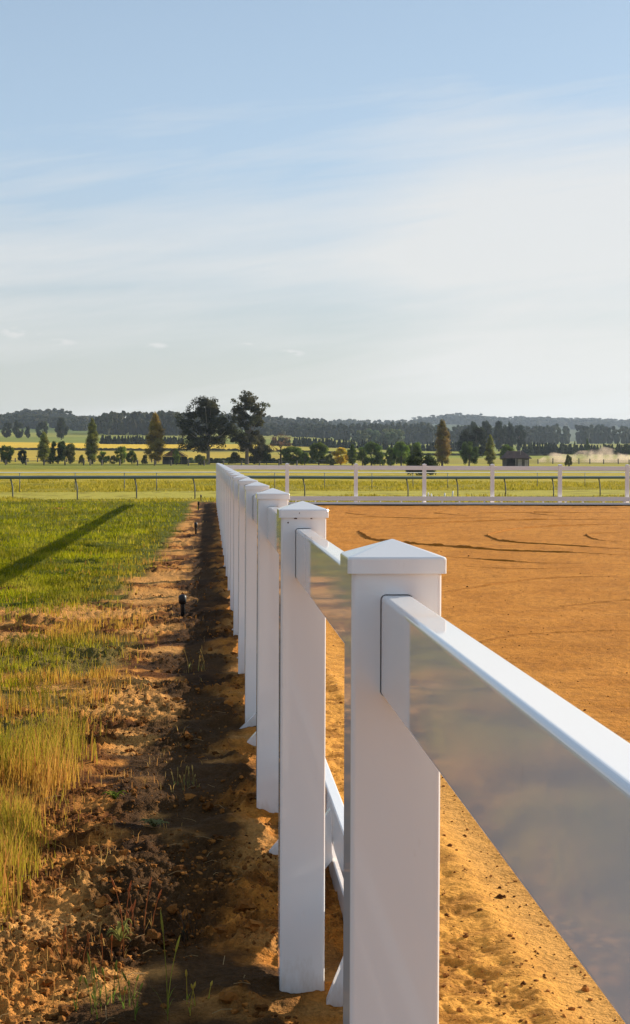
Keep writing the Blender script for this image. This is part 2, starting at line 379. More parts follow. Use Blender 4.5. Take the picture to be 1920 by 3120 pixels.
# green sward
X, Y = gsample(520000, -.30, -.005, 5.2, 58)
e = edge(X, Y); n1 = fbm(X*.9, Y*.9, 4, 71); n5 = fbm(X*2.3, Y*2.3, 3, 141)
gp = ss(e-X+(fbm(X*5, Y*3, 3, 201)-.5)*.7, .0, .75)*(.15+.85*ss(Y, 14, 20))*ss(n1+.25*ss(Y, 14, 22)+.05, .33, .60)
k = rng.random(len(X)) < gp*.9; X, Y, n5 = X[k], Y[k], n5[k]
H = lerp(.028, .095, ss(n5, .35, .65))*rng.uniform(.35, 1.4, len(X))*(1+.3*ss(Y, 15, 50)); Wd = .0020+Y*.00034
tt = rng.random(len(X)); g1 = np.array([.135, .155, .003]); g2 = np.array([.29, .265, .007]); g3 = np.array([.52, .38, .05])
C = lerp(g1, g2, ss(n5*.6+tt*.6, .3, .9)[:, None]); C = lerp(C, g3, ((tt > .93)*(.7))[:, None])
dry = ss(edge(X, Y)-X, .9, .15)*(1-ss(Y, 22, 40)); C = lerp(C, np.array([.40, .25, .035]), (dry*.75)[:, None]*rng.uniform(.3, 1, (len(X), 1)))
C = C*(.70+.65*ss(fbm(X*1.3, Y*.7, 4, 221), .32, .68))[:, None]; C = lerp(C, np.array([.40, .33, .04]), (ss(fbm(X*2.1, Y*1.1, 3, 222), .55, .72)*.5)[:, None])
blades('green_grass', X, Y, gz_left(X, Y), H, Wd, C, .95, 'short green grass of the paddock left of the dirt strip')
# straw coloured tall grass along the edge
X, Y = gsample(290000, -.30, .0, 5.0, 30)
e = edge(X, Y); tn = fbm(X*2.6, Y*2.0, 3, 151)
clump = ss(tn, .40, .60)
gp = ss(e-X, -.22, .14)*(1-ss(e-X, .75, 1.5)*.75)*(.34+.66*clump)
gp = gp*(1-.75*ss(Y, 17, 28))*(1-(1-ss(fbm(X*1.5+5, Y*.8, 3, 191), .44, .54))*ss(Y, 8, 10)*.8)
k = rng.random(len(X)) < gp*.35*(.6+.8*fbm(X*9, Y*6, 2, 241)); X, Y = X[k], Y[k]; tn = tn[k]; e = e[k]
H = lerp(.04, .16, ss(tn, .42, .66))*rng.uniform(.35, 1.3, len(X))*lerp(1.15, .6, ss(Y, 7.5, 12)); Wd = .0016+Y*.00036
tt = rng.random((len(X), 1)); gr = ss(fbm(X*1.1, Y*1.1, 2, 161), .42, .58)[:, None]
C = lerp(np.array([.52, .31, .045]), np.array([.29, .27, .015]), np.clip(gr+tt*.4-.2, 0, 1)); C = lerp(C, np.array([.36, .13, .03]), (tt > .8)*.8)
C = lerp(C, np.array([.70, .30, .10]), (ss(e-X, .35, .0)*.45)[:, None]*tt)
blades('straw_grass', X, Y, gz_left(X, Y), H, Wd, C, .35, 'tall straw coloured grass fringing the dirt strip')
# sparse reddish seedlings on the strip
X, Y = gsample(26000, -.2, .05, 4.2, 40)
sp_ = fbm(X*2.2, Y*1.6, 3, 171); k = (X < .16) & (X > edge(X, Y)-.1) & (rng.random(len(X)) < ss(sp_, .46, .68)*ss(.1-X, 0, .6)*.5*(.35+.65*ss(Y, 6, 9))); X, Y = X[k], Y[k]
H = rng.uniform(.015, .065, len(X)); Wd = .0012+Y*.0003; tt = rng.random((len(X), 1))
C = lerp(np.array([.45, .19, .05]), np.array([.50, .33, .10]), tt)
blades('seedlings', X, Y, gz_left(X, Y), H, Wd, C, .8, 'sparse dry reddish seedlings on the dirt strip')
# rough grass beyond the arena, between and around the racing rails
Y = rng.uniform(56.5, 125, 150000)**1.0; X = rng.uniform(-.3, .32, len(Y))*Y; q = railq(X, Y)
n6 = fbm(X*.5, Y*.25, 3, 181)
k = (~((q > .8) & (q < 15.5))) & (rng.random(len(X)) < .25+.75*ss(n6, .4, .6)) | (np.abs(q) < .35) | (np.abs(q-17) < .5); X, Y, n6 = X[k], Y[k], n6[k]
H = rng.uniform(.04, .18, len(X))*(.5+ss(n6, .4, .7)); tt = rng.random((len(X), 1)); C = lerp(np.array([.20, .19, .012]), np.array([.46, .35, .045]), tt)
blades('track_grass', X, Y, terrain(X, Y)-.01, H, np.full(len(X), .045), C, .5, 'rough uncut grass either side of the mown racetrack')

# ------------------------------------------------------------------ white fence
def rring(hx, hy, r, n=5):
    o = []
    for cx, cy, a0 in ((hx-r, hy-r, 0), (-hx+r, hy-r, 90), (-hx+r, -hy+r, 180), (hx-r, -hy+r, 270)):
        for i in range(n+1):
            a = math.radians(a0+90*i/n); o.append((cx+r*math.cos(a), cy+r*math.sin(a)))
    return o
RZ0, RZ1 = 1.163, 1.300; RX = .0213
def make_post_mesh():
    bm = bmesh.new()
    def shell(ho, ro, z0, z1):
        R = rring(ho, ho, ro); lo = [bm.verts.new((x, y, z0)) for x, y in R]; hi = [bm.verts.new((x, y, z1)) for x, y in R]
        return lo, hi
    zs0, zs1 = -.25, 1.345
    o0, o1 = shell(.0615, .007, zs0, zs1); i0, i1 = shell(.0575, .005, zs0, zs1); n = len(o0)
    for k in range(n):
        j = (k+1) % n
        bm.faces.new((o0[k], o0[j], o1[j], o1[k])); bm.faces.new((i0[j], i0[k], i1[k], i1[j]))
        bm.faces.new((o1[k], o1[j], i1[j], i1[k])); bm.faces.new((o0[j], o0[k], i0[k], i0[j]))
    me = bpy.data.meshes.new('post'); bm.to_mesh(me); bm.free()
    cb = bmesh.new(); g = .0011; hz = (RZ1-RZ0)/2; R = rring(RX+g, hz+g, .0078)
    a = [cb.verts.new((x, -.2, z+(RZ0+RZ1)/2)) for x, z in R]; b = [cb.verts.new((x, .2, z+(RZ0+RZ1)/2)) for x, z in R]
    m = len(a)
    for k in range(m): cb.faces.new((a[k], a[(k+1) % m], b[(k+1) % m], b[k]))
    cb.faces.new(a[::-1]); cb.faces.new(b); bmesh.ops.recalc_face_normals(cb, faces=cb.faces)
    cm = bpy.data.meshes.new('cut'); cb.to_mesh(cm); cb.free()
    po = bpy.data.objects.new('tmp_post', me); co = bpy.data.objects.new('tmp_cut', cm); COL.objects.link(po); COL.objects.link(co)
    md = po.modifiers.new('b', 'BOOLEAN'); md.object = co; md.operation = 'DIFFERENCE'; md.solver = 'EXACT'
    bpy.context.view_layer.update(); dg = bpy.context.evaluated_depsgraph_get()
    res = bpy.data.meshes.new_from_object(po.evaluated_get(dg)); res.name = 'post'
    bpy.data.objects.remove(po); bpy.data.objects.remove(co)
    res.materials.clear(); res.materials.append(PVC); return res
def make_cap_mesh():
    bm = bmesh.new(); z = [1.330-.0005, 1.3485, 1.3505, 1.3518, 1.3725, 1.3735]; h = [.0675, .0675, .0669, .0652, .004, .0012]; r = [.006, .006, .006, .0055, .001, .0004]
    L = []
    for zz, hh, rr in zip(z, h, r): L.append([bm.verts.new((x, y, zz)) for x, y in rring(hh, hh, rr, 4)])
    inn = [bm.verts.new((x, y, 1.3295)) for x, y in rring(.0618, .0618, .006, 4)]; n = len(inn)
    for A, B in [(inn, L[0])]+list(zip(L[:-1], L[1:])):
        for k in range(n): bm.faces.new((A[k], A[(k+1) % n], B[(k+1) % n], B[k]))
    bm.faces.new(L[-1]); me = bpy.data.meshes.new('cap'); bm.to_mesh(me); bm.free(); me.materials.append(PVC); return me
def bar_mesh(name, w, h, r, L, axis='y', n=8):
    bm = bmesh.new(); R = rring(w/2, h/2, r, n)
    f = (lambda x, z, t: (x, t, z)) if axis == 'y' else (lambda x, z, t: (t, x, z))
    a = [bm.verts.new(f(x, z, 0)) for x, z in R]; b = [bm.verts.new(f(x, z, L)) for x, z in R]; m = len(a)
    for k in range(m):
        bm.faces.new((a[k], a[(k+1) % m], b[(k+1) % m], b[k]))
    bm.faces.new(a[::-1]); bm.faces.new(b); bmesh.ops.recalc_face_normals(bm, faces=bm.faces)
    me = bpy.data.meshes.new(name); bm.to_mesh(me); bm.free(); me.materials.append(PVC); return me
def link(name, me, parent, loc, rot=(0, 0, 0)):
    o = bpy.data.objects.new(name, me); COL.objects.link(o); o.parent = parent; o.location = loc; o.rotation_euler = rot; return o
PM, CM = make_post_mesh(), make_cap_mesh()
RM = bar_mesh('top_rail', 2*RX, RZ1-RZ0, .0065, SP-.004)
K1 = bar_mesh('kickboard', .040, .143, .006, SP-.003); K2 = bar_mesh('kickboard', .040, .16, .006, SP-.003)
RMx = bar_mesh('top_rail', 2*RX, RZ1-RZ0, .0065, SP-.004, 'x'); K1x = bar_mesh('kickboard', .040, .143, .006, SP-.003, 'x'); K2x = bar_mesh('kickboard', .040, .16, .006, SP-.003, 'x')
side = empty('post_and_rail_fence', (FX, 0, 0), 'white plastic post and rail fence running from the foreground back along the dirt strip', 'fence')
def pz(y): return float(zr(np.array(float(y))))
for k in range(0, NP_+1):
    y = .045+k*SP; z = pz(y)
    p = link('post', PM, side, (0, y, z), (rnd.uniform(-.002, .002), rnd.uniform(-.002, .002), 0) if k > 2 else (0, 0, 0)); link('cap', CM, p, (0, 0, 0))
    if k == 2: p['label'] = 'second white post, with small brown chips under its cap'
    if k < NP_:
        sl = (pz(y+SP)-z)/SP
        link('top_rail', RM, side, (0, y+.002, z+(RZ0+RZ1)/2), (sl, 0, 0))
        link('kickboard', K1, side, (.19, y+.0015, z+.2285), (sl, 0, 0)); link('kickboard', K2, side, (.19, y+.0015, z+.03), (sl, 0, 0))
link('top_rail', RM, side, (0, .045-SP, (RZ0+RZ1)/2)); link('kickboard', K1, side, (.19, .045-SP, .2285)); link('kickboard', K2, side, (.19, .045-SP, .03))
def strut(parent, y, xf, axis='y', sgn=1, base=0):
    # plank at 45 degrees in the cross-section plane, square-cut foot outside the fence, head behind the kickboards
    xt, zt = .168, .285; a = np.array([xf, .0]); b = np.array([xt, zt]); dd = (b-a)/np.linalg.norm(b-a); nn = np.array([dd[1], -dd[0]])*.105
    P = [a, b-dd*.01, (xt, .10), a+nn]; mb = MB(); V = []
    for s_ in (-.018, .018):
        for q in P:
            V.append((q[0], y+s_, q[1]+base) if axis == 'y' else (y+s_, -q[0], q[1]+base))
    mb.add(V, [(0, 1, 2, 3), (7, 6, 5, 4), (0, 4, 5, 1), (1, 5, 6, 2), (2, 6, 7, 3), (3, 7, 4, 0)])
    return mb.build('strut', PVC, parent, col=False)
ys = [(3.3, .0), (4.42, .06), (5.67, -.05), (6.04, -.065), (8.43, -.10), (8.93, -.115), (10.9, -.06), (12.0, -.1), (14.1, -.1), (14.9, -.1)]
ys += [(15.2+2.25*i+.6, -.1) for i in range(1, 17)]
for y, xf in ys: strut(side, y, xf-.005, base=pz(y)+.01)
# brown chips on post two
CHIP = plain('brown_chip', (.09, .04, .02), .8)
for cx, cz, w, h in ((-.022, 1.3275, .0045, .0025), (.021, 1.3272, .003, .0014), (-.042, 1.316, .0022, .0028), (-.012, 1.342, .0015, .002)):
    yb = .045+2*SP-.0615-(.0062 if cz > 1.33 else .0004); mb = MB()
    a = [(cx+w*math.cos(t)*rnd.uniform(.7, 1.2), yb, cz+h*math.sin(t)*rnd.uniform(.7, 1.2)) for t in np.linspace(0, 2*math.pi, 8)[:-1]]
    mb.add([(cx, yb-.0012, cz)]+a, None, [(0, i+1, (i+1) % 7+1) for i in range(7)])
    mb.build('dirt_chip', CHIP, side, col=False)

end = empty('post_and_rail_fence', (FX, YE, pz(YE)), 'white plastic post and rail fence crossing behind the arena sand', 'fence')
for j in range(1, 12):
    p = link('post', PM, end, (j*SP, 0, 0), (0, 0, math.pi/2)); link('cap', CM, p, (0, 0, 0))
for j in range(0, 12):
    link('top_rail', RMx, end, (j*SP+.002, 0, (RZ0+RZ1)/2))
    link('kickboard', K1x, end, (j*SP+.21*(j == 0), -.19, .2285)); link('kickboard', K2x, end, (j*SP+.21*(j == 0), -.19, .03))
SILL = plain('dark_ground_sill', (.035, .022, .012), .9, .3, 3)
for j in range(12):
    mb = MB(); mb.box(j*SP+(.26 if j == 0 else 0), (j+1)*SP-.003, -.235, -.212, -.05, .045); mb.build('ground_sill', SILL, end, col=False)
for i in range(36): strut(end, .5+i*.68+rnd.uniform(-.1, .1), -.11, 'x')

# ------------------------------------------------------------------ racing rails
def curved_rail(name, P0, P1, N_, px_list, h, label, pm, rm, curve, rr, zb=0):
    e_ = empty(name, (P0[0], P0[1], 0), label, 'railing')
    d_ = np.array([P1[0]-P0[0], P1[1]-P0[1]]); L = np.hypot(*d_); d_ /= L; nn = np.array([-d_[1], d_[0]])
    a = -d_*12; b = d_*(L+14)
    mb = MB(); pts = []
    for i in range(40):
        t = a+(b-a)*i/39; X, Yy = P0[0]+t[0], P0[1]+t[1]; pts.append((t[0], t[1], tz(X, Yy)+h+zb))
    mb.tube(pts, rr, 8); ro = mb.build('rail', rm, e_, True, col=False)
    for t in px_list:
        q = P0+d_*t; lx, ly = q-P0; z = tz(q[0], q[1])
        mb = MB(); r = .026
        if curve:
            s_ = curve; mb.tube([(lx+d_[0]*s_*c, ly+d_[1]*s_*c, z+zz) for c, zz in ((1, -.1), (1, .42*h), (.9, .58*h), (.35, .82*h), (0, h-.03), (0, h))], [r, r, r, r, r*1.5, r*1.6], 7)
        else: mb.tube([(lx, ly, z-.1), (lx, ly, z+h-.02)], r*.8, 6)
        mb.build('rail_post', pm, e_, True, col=False)
def solve_t(P0, P1, px):
    d_ = np.array(P1)-np.array(P0); L = np.hypot(*d_); d_ = d_/L; u = math.tan(math.atan((px-960)/F)+PHI)
    return (u*P0[1]-P0[0])/(d_[0]-u*d_[1])
P0 = np.array(RA); P1 = np.array((RBx, RBy))
pxs = [-160, 32, 229, 410, 588, 757, 923, 1083, 1238, 1390, 1536, 1682, 1824, 1965]
curved_rail('running_rail', P0, P1, 0, [solve_t(P0, P1, p) for p in pxs], .84, 'grey blue racecourse running rail on curved posts, nearer of the two rails', RAILP, RAILM, .085, .062)
Q0 = np.array((at(60, 78), 78.0)); Q1 = np.array((at(1782, 102), 102.0))
curved_rail('running_rail', Q0, Q1, 0, [solve_t(Q0, Q1, p) for p in (-100, 60, 229, 379, 477, 690, 837, 989, 1133, 1258, 1364, 1500, 1637, 1782, 1930)], .90, 'thin pale far running rail on straight posts across the racetrack', RAILP, RAILW, 0, .026)

# ------------------------------------------------------------------ small stakes
def stake(x, y, h, w, label):
    e_ = empty('stake', (x, y, float(gz_left([x], [y])[0])), label, 'stake', 'black stakes in the dirt strip')
    e_.rotation_euler = (rnd.uniform(-.05, .05), rnd.uniform(-.06, .06), rnd.uniform(0, 2))
    mb = MB(); mb.tube([(0, 0, -.08), (0, 0, h*.55), (0, 0, h*.7)], [w*.26, w*.30, w*.34], 10); mb.build('shaft', BLACK, e_, True, col=False)
    mb = MB(); mb.tube([(0, 0, h*.55), (0, 0, h*.62), (0, 0, h*.9), (0, 0, h*.97), (0, 0, h)], [w*.30, w*.5, w*.5, w*.42, w*.2], 14); mb.build('head', BLACK, e_, True, col=False)
def gnd(px, py): 
    Y = CH*F/(py-HZ); return at(px, Y), Y
for (px, py, h, w, lb) in ((558, 1893, .20, .075, 'short black plastic stake, largest and nearest, beside the straw grass'), (597, 1640, .23, .065, 'black plastic stake second nearest along the dirt strip'),
                           (604, 1566, .25, .06, 'black plastic stake third along the strip, near the end of the shadow'), (612.5, 1531, .23, .06, 'farthest black stake by the end of the dirt strip')):
    x, y = gnd(px, py); stake(x, y, h, w, lb)
WP = plain('white_paint', (.75, .75, .75), .5, .05)
for px, top, lean, lb in ((1305, 1493, 0, 'leftmost of four small white marker stakes beyond the far fence'), (1316, 1496, -.15, 'short white marker stake leaning left, second from left beyond the fence'),
                          (1355, 1494, 0, 'upright white marker stake, third from left beyond the fence'), (1378, 1488, .1, 'tallest white marker stake, rightmost of the four beyond the fence')):
    y = 68.0; x = at(px, y); h = (1511-top)*y/F; e_ = tag(mk('marker_stake', [(0, 0, 0)], None, [(0, 0, 0)], WP), '') if False else None
    mb = MB(); mb.tube([(0, 0, -.05), (0, 0, h*.9), (0, 0, h)], [.032, .03, .012], 8)
    o = mb.build('marker_stake', WP, None, True, col=False); o.location = (x, y, tz(x, y)); o.rotation_euler = (0, lean, 0); tag(o, lb, 'stake', 'white marker stakes beyond the far fence')

# ------------------------------------------------------------------ foreground weeds
def leafy(name, px, py, R, nl, col, label, up=.3, w=.25):
    x, y = gnd(px, py); e_ = empty(name, (x, y, float(gz_left([x], [y])[0])), label, 'weed')
    mb = MB()
    for i in range(nl):
        a = 2*math.pi*i/nl+rnd.uniform(-.4, .4); L = R*rnd.uniform(.6, 1.1); u_ = up*rnd.uniform(.5, 1.5); V = []; n_ = 7
        for k in range(n_):
            t = k/(n_-1); rr = L*t; z = .005+L*u_*math.sin(t*2.4)*1.2; ww = L*w*math.sin(math.pi*min(1, .12+t*.88))*(1+.25*math.sin(t*17+i)); tw = math.sin(t*6+i)*.3
            V += [(rr*math.cos(a)-ww*math.sin(a), rr*math.sin(a)+ww*math.cos(a), z+ww*(.5+tw)), (rr*math.cos(a), rr*math.sin(a), z), (rr*math.cos(a)+ww*math.sin(a), rr*math.sin(a)-ww*math.cos(a), z+ww*(.5-tw))]
        Q_ = [(3*k+j, 3*k+j+1, 3*k+j+4, 3*k+j+3) for k in range(n_-1) for j in (0, 1)]
        c = np.array(col)*rnd.uniform(.75, 1.25); mb.add(V, Q_, None, c)
    mb.build('leaves', GRASS, e_, True); return e_
def stalks(name, px, py, n_, hmin, hmax, label, spread=.06, col=(.42, .26, .07), head=True, lean=.25, group=None):
    x, y = gnd(px, py); e_ = empty(name, (x, y, float(gz_left([x], [y])[0])), label, 'grass', group)
    for i in range(n_):
        mb = MB(); bx, by = rnd.uniform(-spread, spread), rnd.uniform(-spread, spread); h = rnd.uniform(hmin, hmax); lx, ly = rnd.uniform(-lean, lean)*h, rnd.uniform(-lean, lean)*h
        c = np.array(col)*rnd.uniform(.7, 1.25)
        fn = lambda t: (bx+lx*t*t, by+ly*t*t, h*t-.01)
        mb.tube([fn(t) for t in (0, .25, .5, .75, .9)], [.0016, .0014, .0012, .001, .0008], 4, c)
        for q in range(2):
            a = rnd.uniform(0, 6.28); L = h*rnd.uniform(.25, .5); z0 = rnd.uniform(.03, .3); w_ = .0024; V = []; ox, oy, oz = fn(z0)
            for t in (0, .5, 1):
                for sg in (-1, 1): V.append((ox+math.cos(a)*L*.4*t-sg*math.sin(a)*w_*(1-t), oy+math.sin(a)*L*.4*t+sg*math.cos(a)*w_*(1-t), oz+L*(t-.35*t*t)))
            mb.add(V, [(0, 1, 3, 2), (2, 3, 5, 4)], None, c*np.array([.7, 1.0, .8]))
        so_ = mb.build('stem', GRASS, e_)
        if head:
            hb = MB(); hb.tube([fn(t) for t in (.8, .84, .9, .96, 1.02)], [.0008, .0028, .0034, .0024, .0004], 5, c*1.15); hb.build('seed_head', GRASS, so_)
leafy('leafy_weed', 366, 2935, .055, 13, (.26, .24, .06), 'pale curling dock weed growing at the front of the dirt strip', 1.0, .13)
leafy('leafy_weed', 470, 2560, .06, 9, (.20, .20, .08), 'flat grey green rosette weed at the edge of the kickboard shadow', .35, .26)
leafy('leafy_weed', 350, 2480, .06, 12, (.13, .16, .02), 'bright green low weed in the sunlit dirt', .45, .2)
stalks('grass_stalks', 495, 3150, 2, .20, .30, 'tall green stalk with one long seed head in the shaded foreground', .03, (.32, .30, .05), lean=.15)
stalks('grass_stalks', 425, 2870, 10, .10, .21, 'reddish dry grass stalks in front of the shaded kickboard patch', .05, (.36, .15, .06))
stalks('grass_stalks', 335, 3125, 14, .07, .15, 'green and straw stalks at the bottom edge beside the shadow', .09, (.24, .26, .05))
stalks('grass_stalks', 270, 2990, 12, .06, .14, 'thin red brown stalks on the clods at lower left', .10, (.30, .12, .04))
stalks('grass_stalks', 560, 2420, 10, .05, .13, 'small clump of stalks standing in the kickboard shadow', .08, (.34, .27, .10))
stalks('grass_stalks', 610, 2060, 8, .08, .19, 'pale bent stalks in the shadow farther up the strip', .08, (.42, .30, .10))
stalks('grass_stalks', 600, 3130, 4, .06, .12, 'few yellow stalks at the foot of the second white post', .05, (.42, .32, .06))
stalks('dead_weed', 575, 2900, 7, .08, .15, 'dead dark twiggy weed on the shaded bare dirt', .02, (.07, .045, .03), False, .6)

# ------------------------------------------------------------------ trees
def lump(center, rad, col, mb, seed=0):
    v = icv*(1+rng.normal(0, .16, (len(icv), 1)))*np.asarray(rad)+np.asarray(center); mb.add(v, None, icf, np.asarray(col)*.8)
def cards(mb, C, R, n, s, col, flat=0.0, shell=.55, jit=.3):
    """n leaf faces spread through an ellipsoid clump"""
    d_ = rng.normal(size=(n, 3)); d_ /= np.linalg.norm(d_, axis=1)[:, None]; r = (shell+(1.12-shell)*rng.random((n, 1)))
    p = np.asarray(C)+d_*r*np.asarray(R)
    a = rng.normal(size=(n, 3)); a = a-(a*d_).sum(1)[:, None]*d_*.6; a /= np.linalg.norm(a, axis=1)[:, None]
    b = np.cross(a, rng.normal(size=(n, 3))); b /= np.linalg.norm(b, axis=1)[:, None]
    sz = s*rng.uniform(.5, 1.3, (n, 1)); V = np.stack([p-a*sz*.9, p+b*sz*.45, p+a*sz*.9, p-b*sz*.45], 1).reshape(-1, 3)
    c = np.asarray(col)*(1+rng.uniform(-jit, jit, (n, 1))); c = np.repeat(c, 4, 0)
    mb.add(V, (np.arange(n)[:, None]*4+np.arange(4)), None, c)
def tree(name, px, Y, top, wpx, kind, col, label, seed, base=None, group=None, bark=(.10, .08, .06), detail=1.0):
    global rng
    rng = np.random.default_rng(seed); rn = random.Random(seed)
    x = at(px, Y); dz = dep(px, Y); z0 = tz(x, Y); H = CH+(HZ-top)/F*dz-z0; R = wpx*dz/F/2
    e_ = empty(name, (x, Y, z0), label, 'tree' if H > 2.2 else 'bush', group); pxm = dz/F*3.05
    cb = MB(); tb = MB(); ls = max(.12, pxm*.62); clumps = []
    col = np.array(col)*(1.2 if sum(col) > .2 else 1.0)
    if kind == 'poplar':
        n_ = int(26*detail)
        for i in range(n_):
            t = (i+.5)/n_; prof = math.sin(math.pi*min(1, (t*.93+.07))**.75)**.8; a = i*2.4; rr = R*prof*rn.uniform(.2, .75)
            clumps.append(((math.cos(a)*rr, math.sin(a)*rr, H*(.10+.86*t)), (R*(.20+.32*prof), R*(.20+.32*prof), H*.075)))
        tr = H*.016+.05
    elif kind == 'round':
        n_ = int(30*detail)
        for i in range(n_):
            a = rn.uniform(0, 6.28); t = rn.random(); el = rn.uniform(-.95, 1); rr = R*.84*math.sqrt(max(0, 1-el*el))*rn.uniform(.5, 1.1)
            clumps.append(((math.cos(a)*rr, math.sin(a)*rr, H*(.51+.39*el)), (R*rn.uniform(.22, .38),)*2+(H*rn.uniform(.10, .16),)))
        tr = H*.02+.05
    elif kind == 'bush':
        n_ = int(22*detail)
        for i in range(n_):
            a = rn.uniform(0, 6.28); el = rn.random(); rr = R*.78*math.sqrt(max(0, 1-el*el))*rn.uniform(.5, 1.05)
            clumps.append(((math.cos(a)*rr, math.sin(a)*rr, H*(.14+.7*el)), (R*rn.uniform(.2, .32),)*2+(H*rn.uniform(.13, .2),)))
        tr = H*.03
    elif kind == 'cone':
        n_ = int(22*detail)
        for i in range(n_):
            t = (i+.5)/n_; a = i*2.4; rr = R*(1-t)*.75*rn.uniform(.5, 1)
            clumps.append(((math.cos(a)*rr, math.sin(a)*rr, H*(.12+.85*t)), (R*(.3*(1-t)+.12),)*2+(H*.07,)))
        tr = H*.02
    elif kind in ('gum', 'gumtall', 'bare'):
        tr = H*.022+.08
        spec = GUM[kind]
        for (cx, cz, sr, dp) in spec:
            clumps.append(((cx*R, rn.uniform(-.5, .5)*R*dp, H*cz), (R*sr, R*sr, R*sr*.72)))
    for C_, R_ in clumps:
        cc = col*rn.uniform(.62, 1.4)*np.array([rn.uniform(.9, 1.15), 1, rn.uniform(.8, 1.2)])
        vol = R_[0]*R_[2]; n_l = int(np.clip(vol/(ls*ls)*(13 if kind != 'bare' else 2.6), 18, 420))
        if kind in ('gum', 'gumtall'):
            R_ = tuple(q*1.35 for q in R_)
            for s_ in range(7):
                dd = rng.normal(size=3)*np.array(R_)*.5; cards(cb, np.array(C_)+dd, np.array(R_)*.5, max(14, n_l//5), ls*1.9, cc*rn.uniform(.7, 1.3), shell=.35)
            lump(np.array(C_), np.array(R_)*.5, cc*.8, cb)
        elif kind == 'bare': cards(cb, C_, R_, n_l, ls, cc, shell=.1)
        else:
            lump(C_, np.array(R_)*.62, cc, cb); cards(cb, C_, R_, n_l, ls, cc)
    cb.build('crown', LEAF, e_)
    lean = rn.uniform(-.03, .03)*H; th = H*(.9 if kind in ('poplar', 'cone') else .6)
    if kind in ('gum', 'gumtall'): th = H*.45
    trunk = [(lean*t*t, 0, th*t-(.3 if t == 0 else 0)) for t in (0, .2, .45, .7, 1)]
    tb.tube(trunk, [tr*1.25, tr, tr*.85, tr*.65, tr*.35], 8, bark)
    for i, (C_, R_) in enumerate(clumps):
        if i % (3 if kind not in ('gum', 'gumtall', 'bare') else 1): continue
        t0 = max(.15, min(.9, (C_[2]/th)*.62)); s_ = np.array([lean*t0*t0, 0, th*t0]); c_ = np.array(C_)
        m_ = s_*.45+c_*.55+np.array([0, 0, -.06*H*rn.random()]); tb.tube([s_, m_, c_], [tr*.42, tr*.26, tr*.10], 5, bark)
    tb.build('trunk', BARK, e_); return e_
GUM = {
 'gum': [(-.10, .93, .26, 1), (.10, .90, .24, 1), (-.25, .84, .22, 1), (.25, .80, .22, 1), (0, .80, .28, 1), (-.55, .74, .22, 1), (-.78, .64, .24, 1), (-.62, .60, .18, 1), (.45, .66, .26, 1),
         (.20, .66, .26, 1), (.72, .58, .24, 1), (.84, .48, .20, 1), (.50, .50, .26, 1), (.1, .52, .22, 1), (-.25, .55, .18, 1), (-.55, .42, .24, 1), (-.35, .34, .26, 1), (-.55, .28, .22, 1), (-.1, .38, .24, 1), (.2, .36, .24, 1), (-.15, .24, .22, 1), (.35, .40, .2, 1), (-.66, .50, .14, 1), (.0, .70, .2, 1)],
 'gumtall': [(-.15, .94, .34, 1), (.25, .92, .32, 1), (.0, .84, .38, 1), (-.5, .80, .32, 1), (.55, .82, .34, 1), (.7, .72, .3, 1), (-.2, .70, .30, 1), (.35, .66, .3, 1), (-.55, .66, .26, 1), (.6, .58, .24, 1), (-.1, .56, .22, 1), (.15, .46, .2, 1), (-.3, .42, .24, 1), (.3, .36, .3, 1), (-.2, .30, .3, 1), (.5, .44, .24, 1), (-.6, .36, .26, 1)],
 'bare': [(-.5, .8, .4, 1), (0, .9, .4, 1), (.5, .82, .4, 1), (-.7, .6, .35, 1), (.7, .62, .35, 1), (0, .65, .45, 1), (-.3, .45, .3, 1), (.4, .45, .3, 1)]}
DG = (.040, .058, .014); MG = (.080, .115, .016); LG = (.17, .22, .03); YG = (.15, .16, .03); GD = (.24, .155, .03); BR = (.085, .055, .03); OL = (.11, .115, .028); YE_ = (.5, .35, .02)
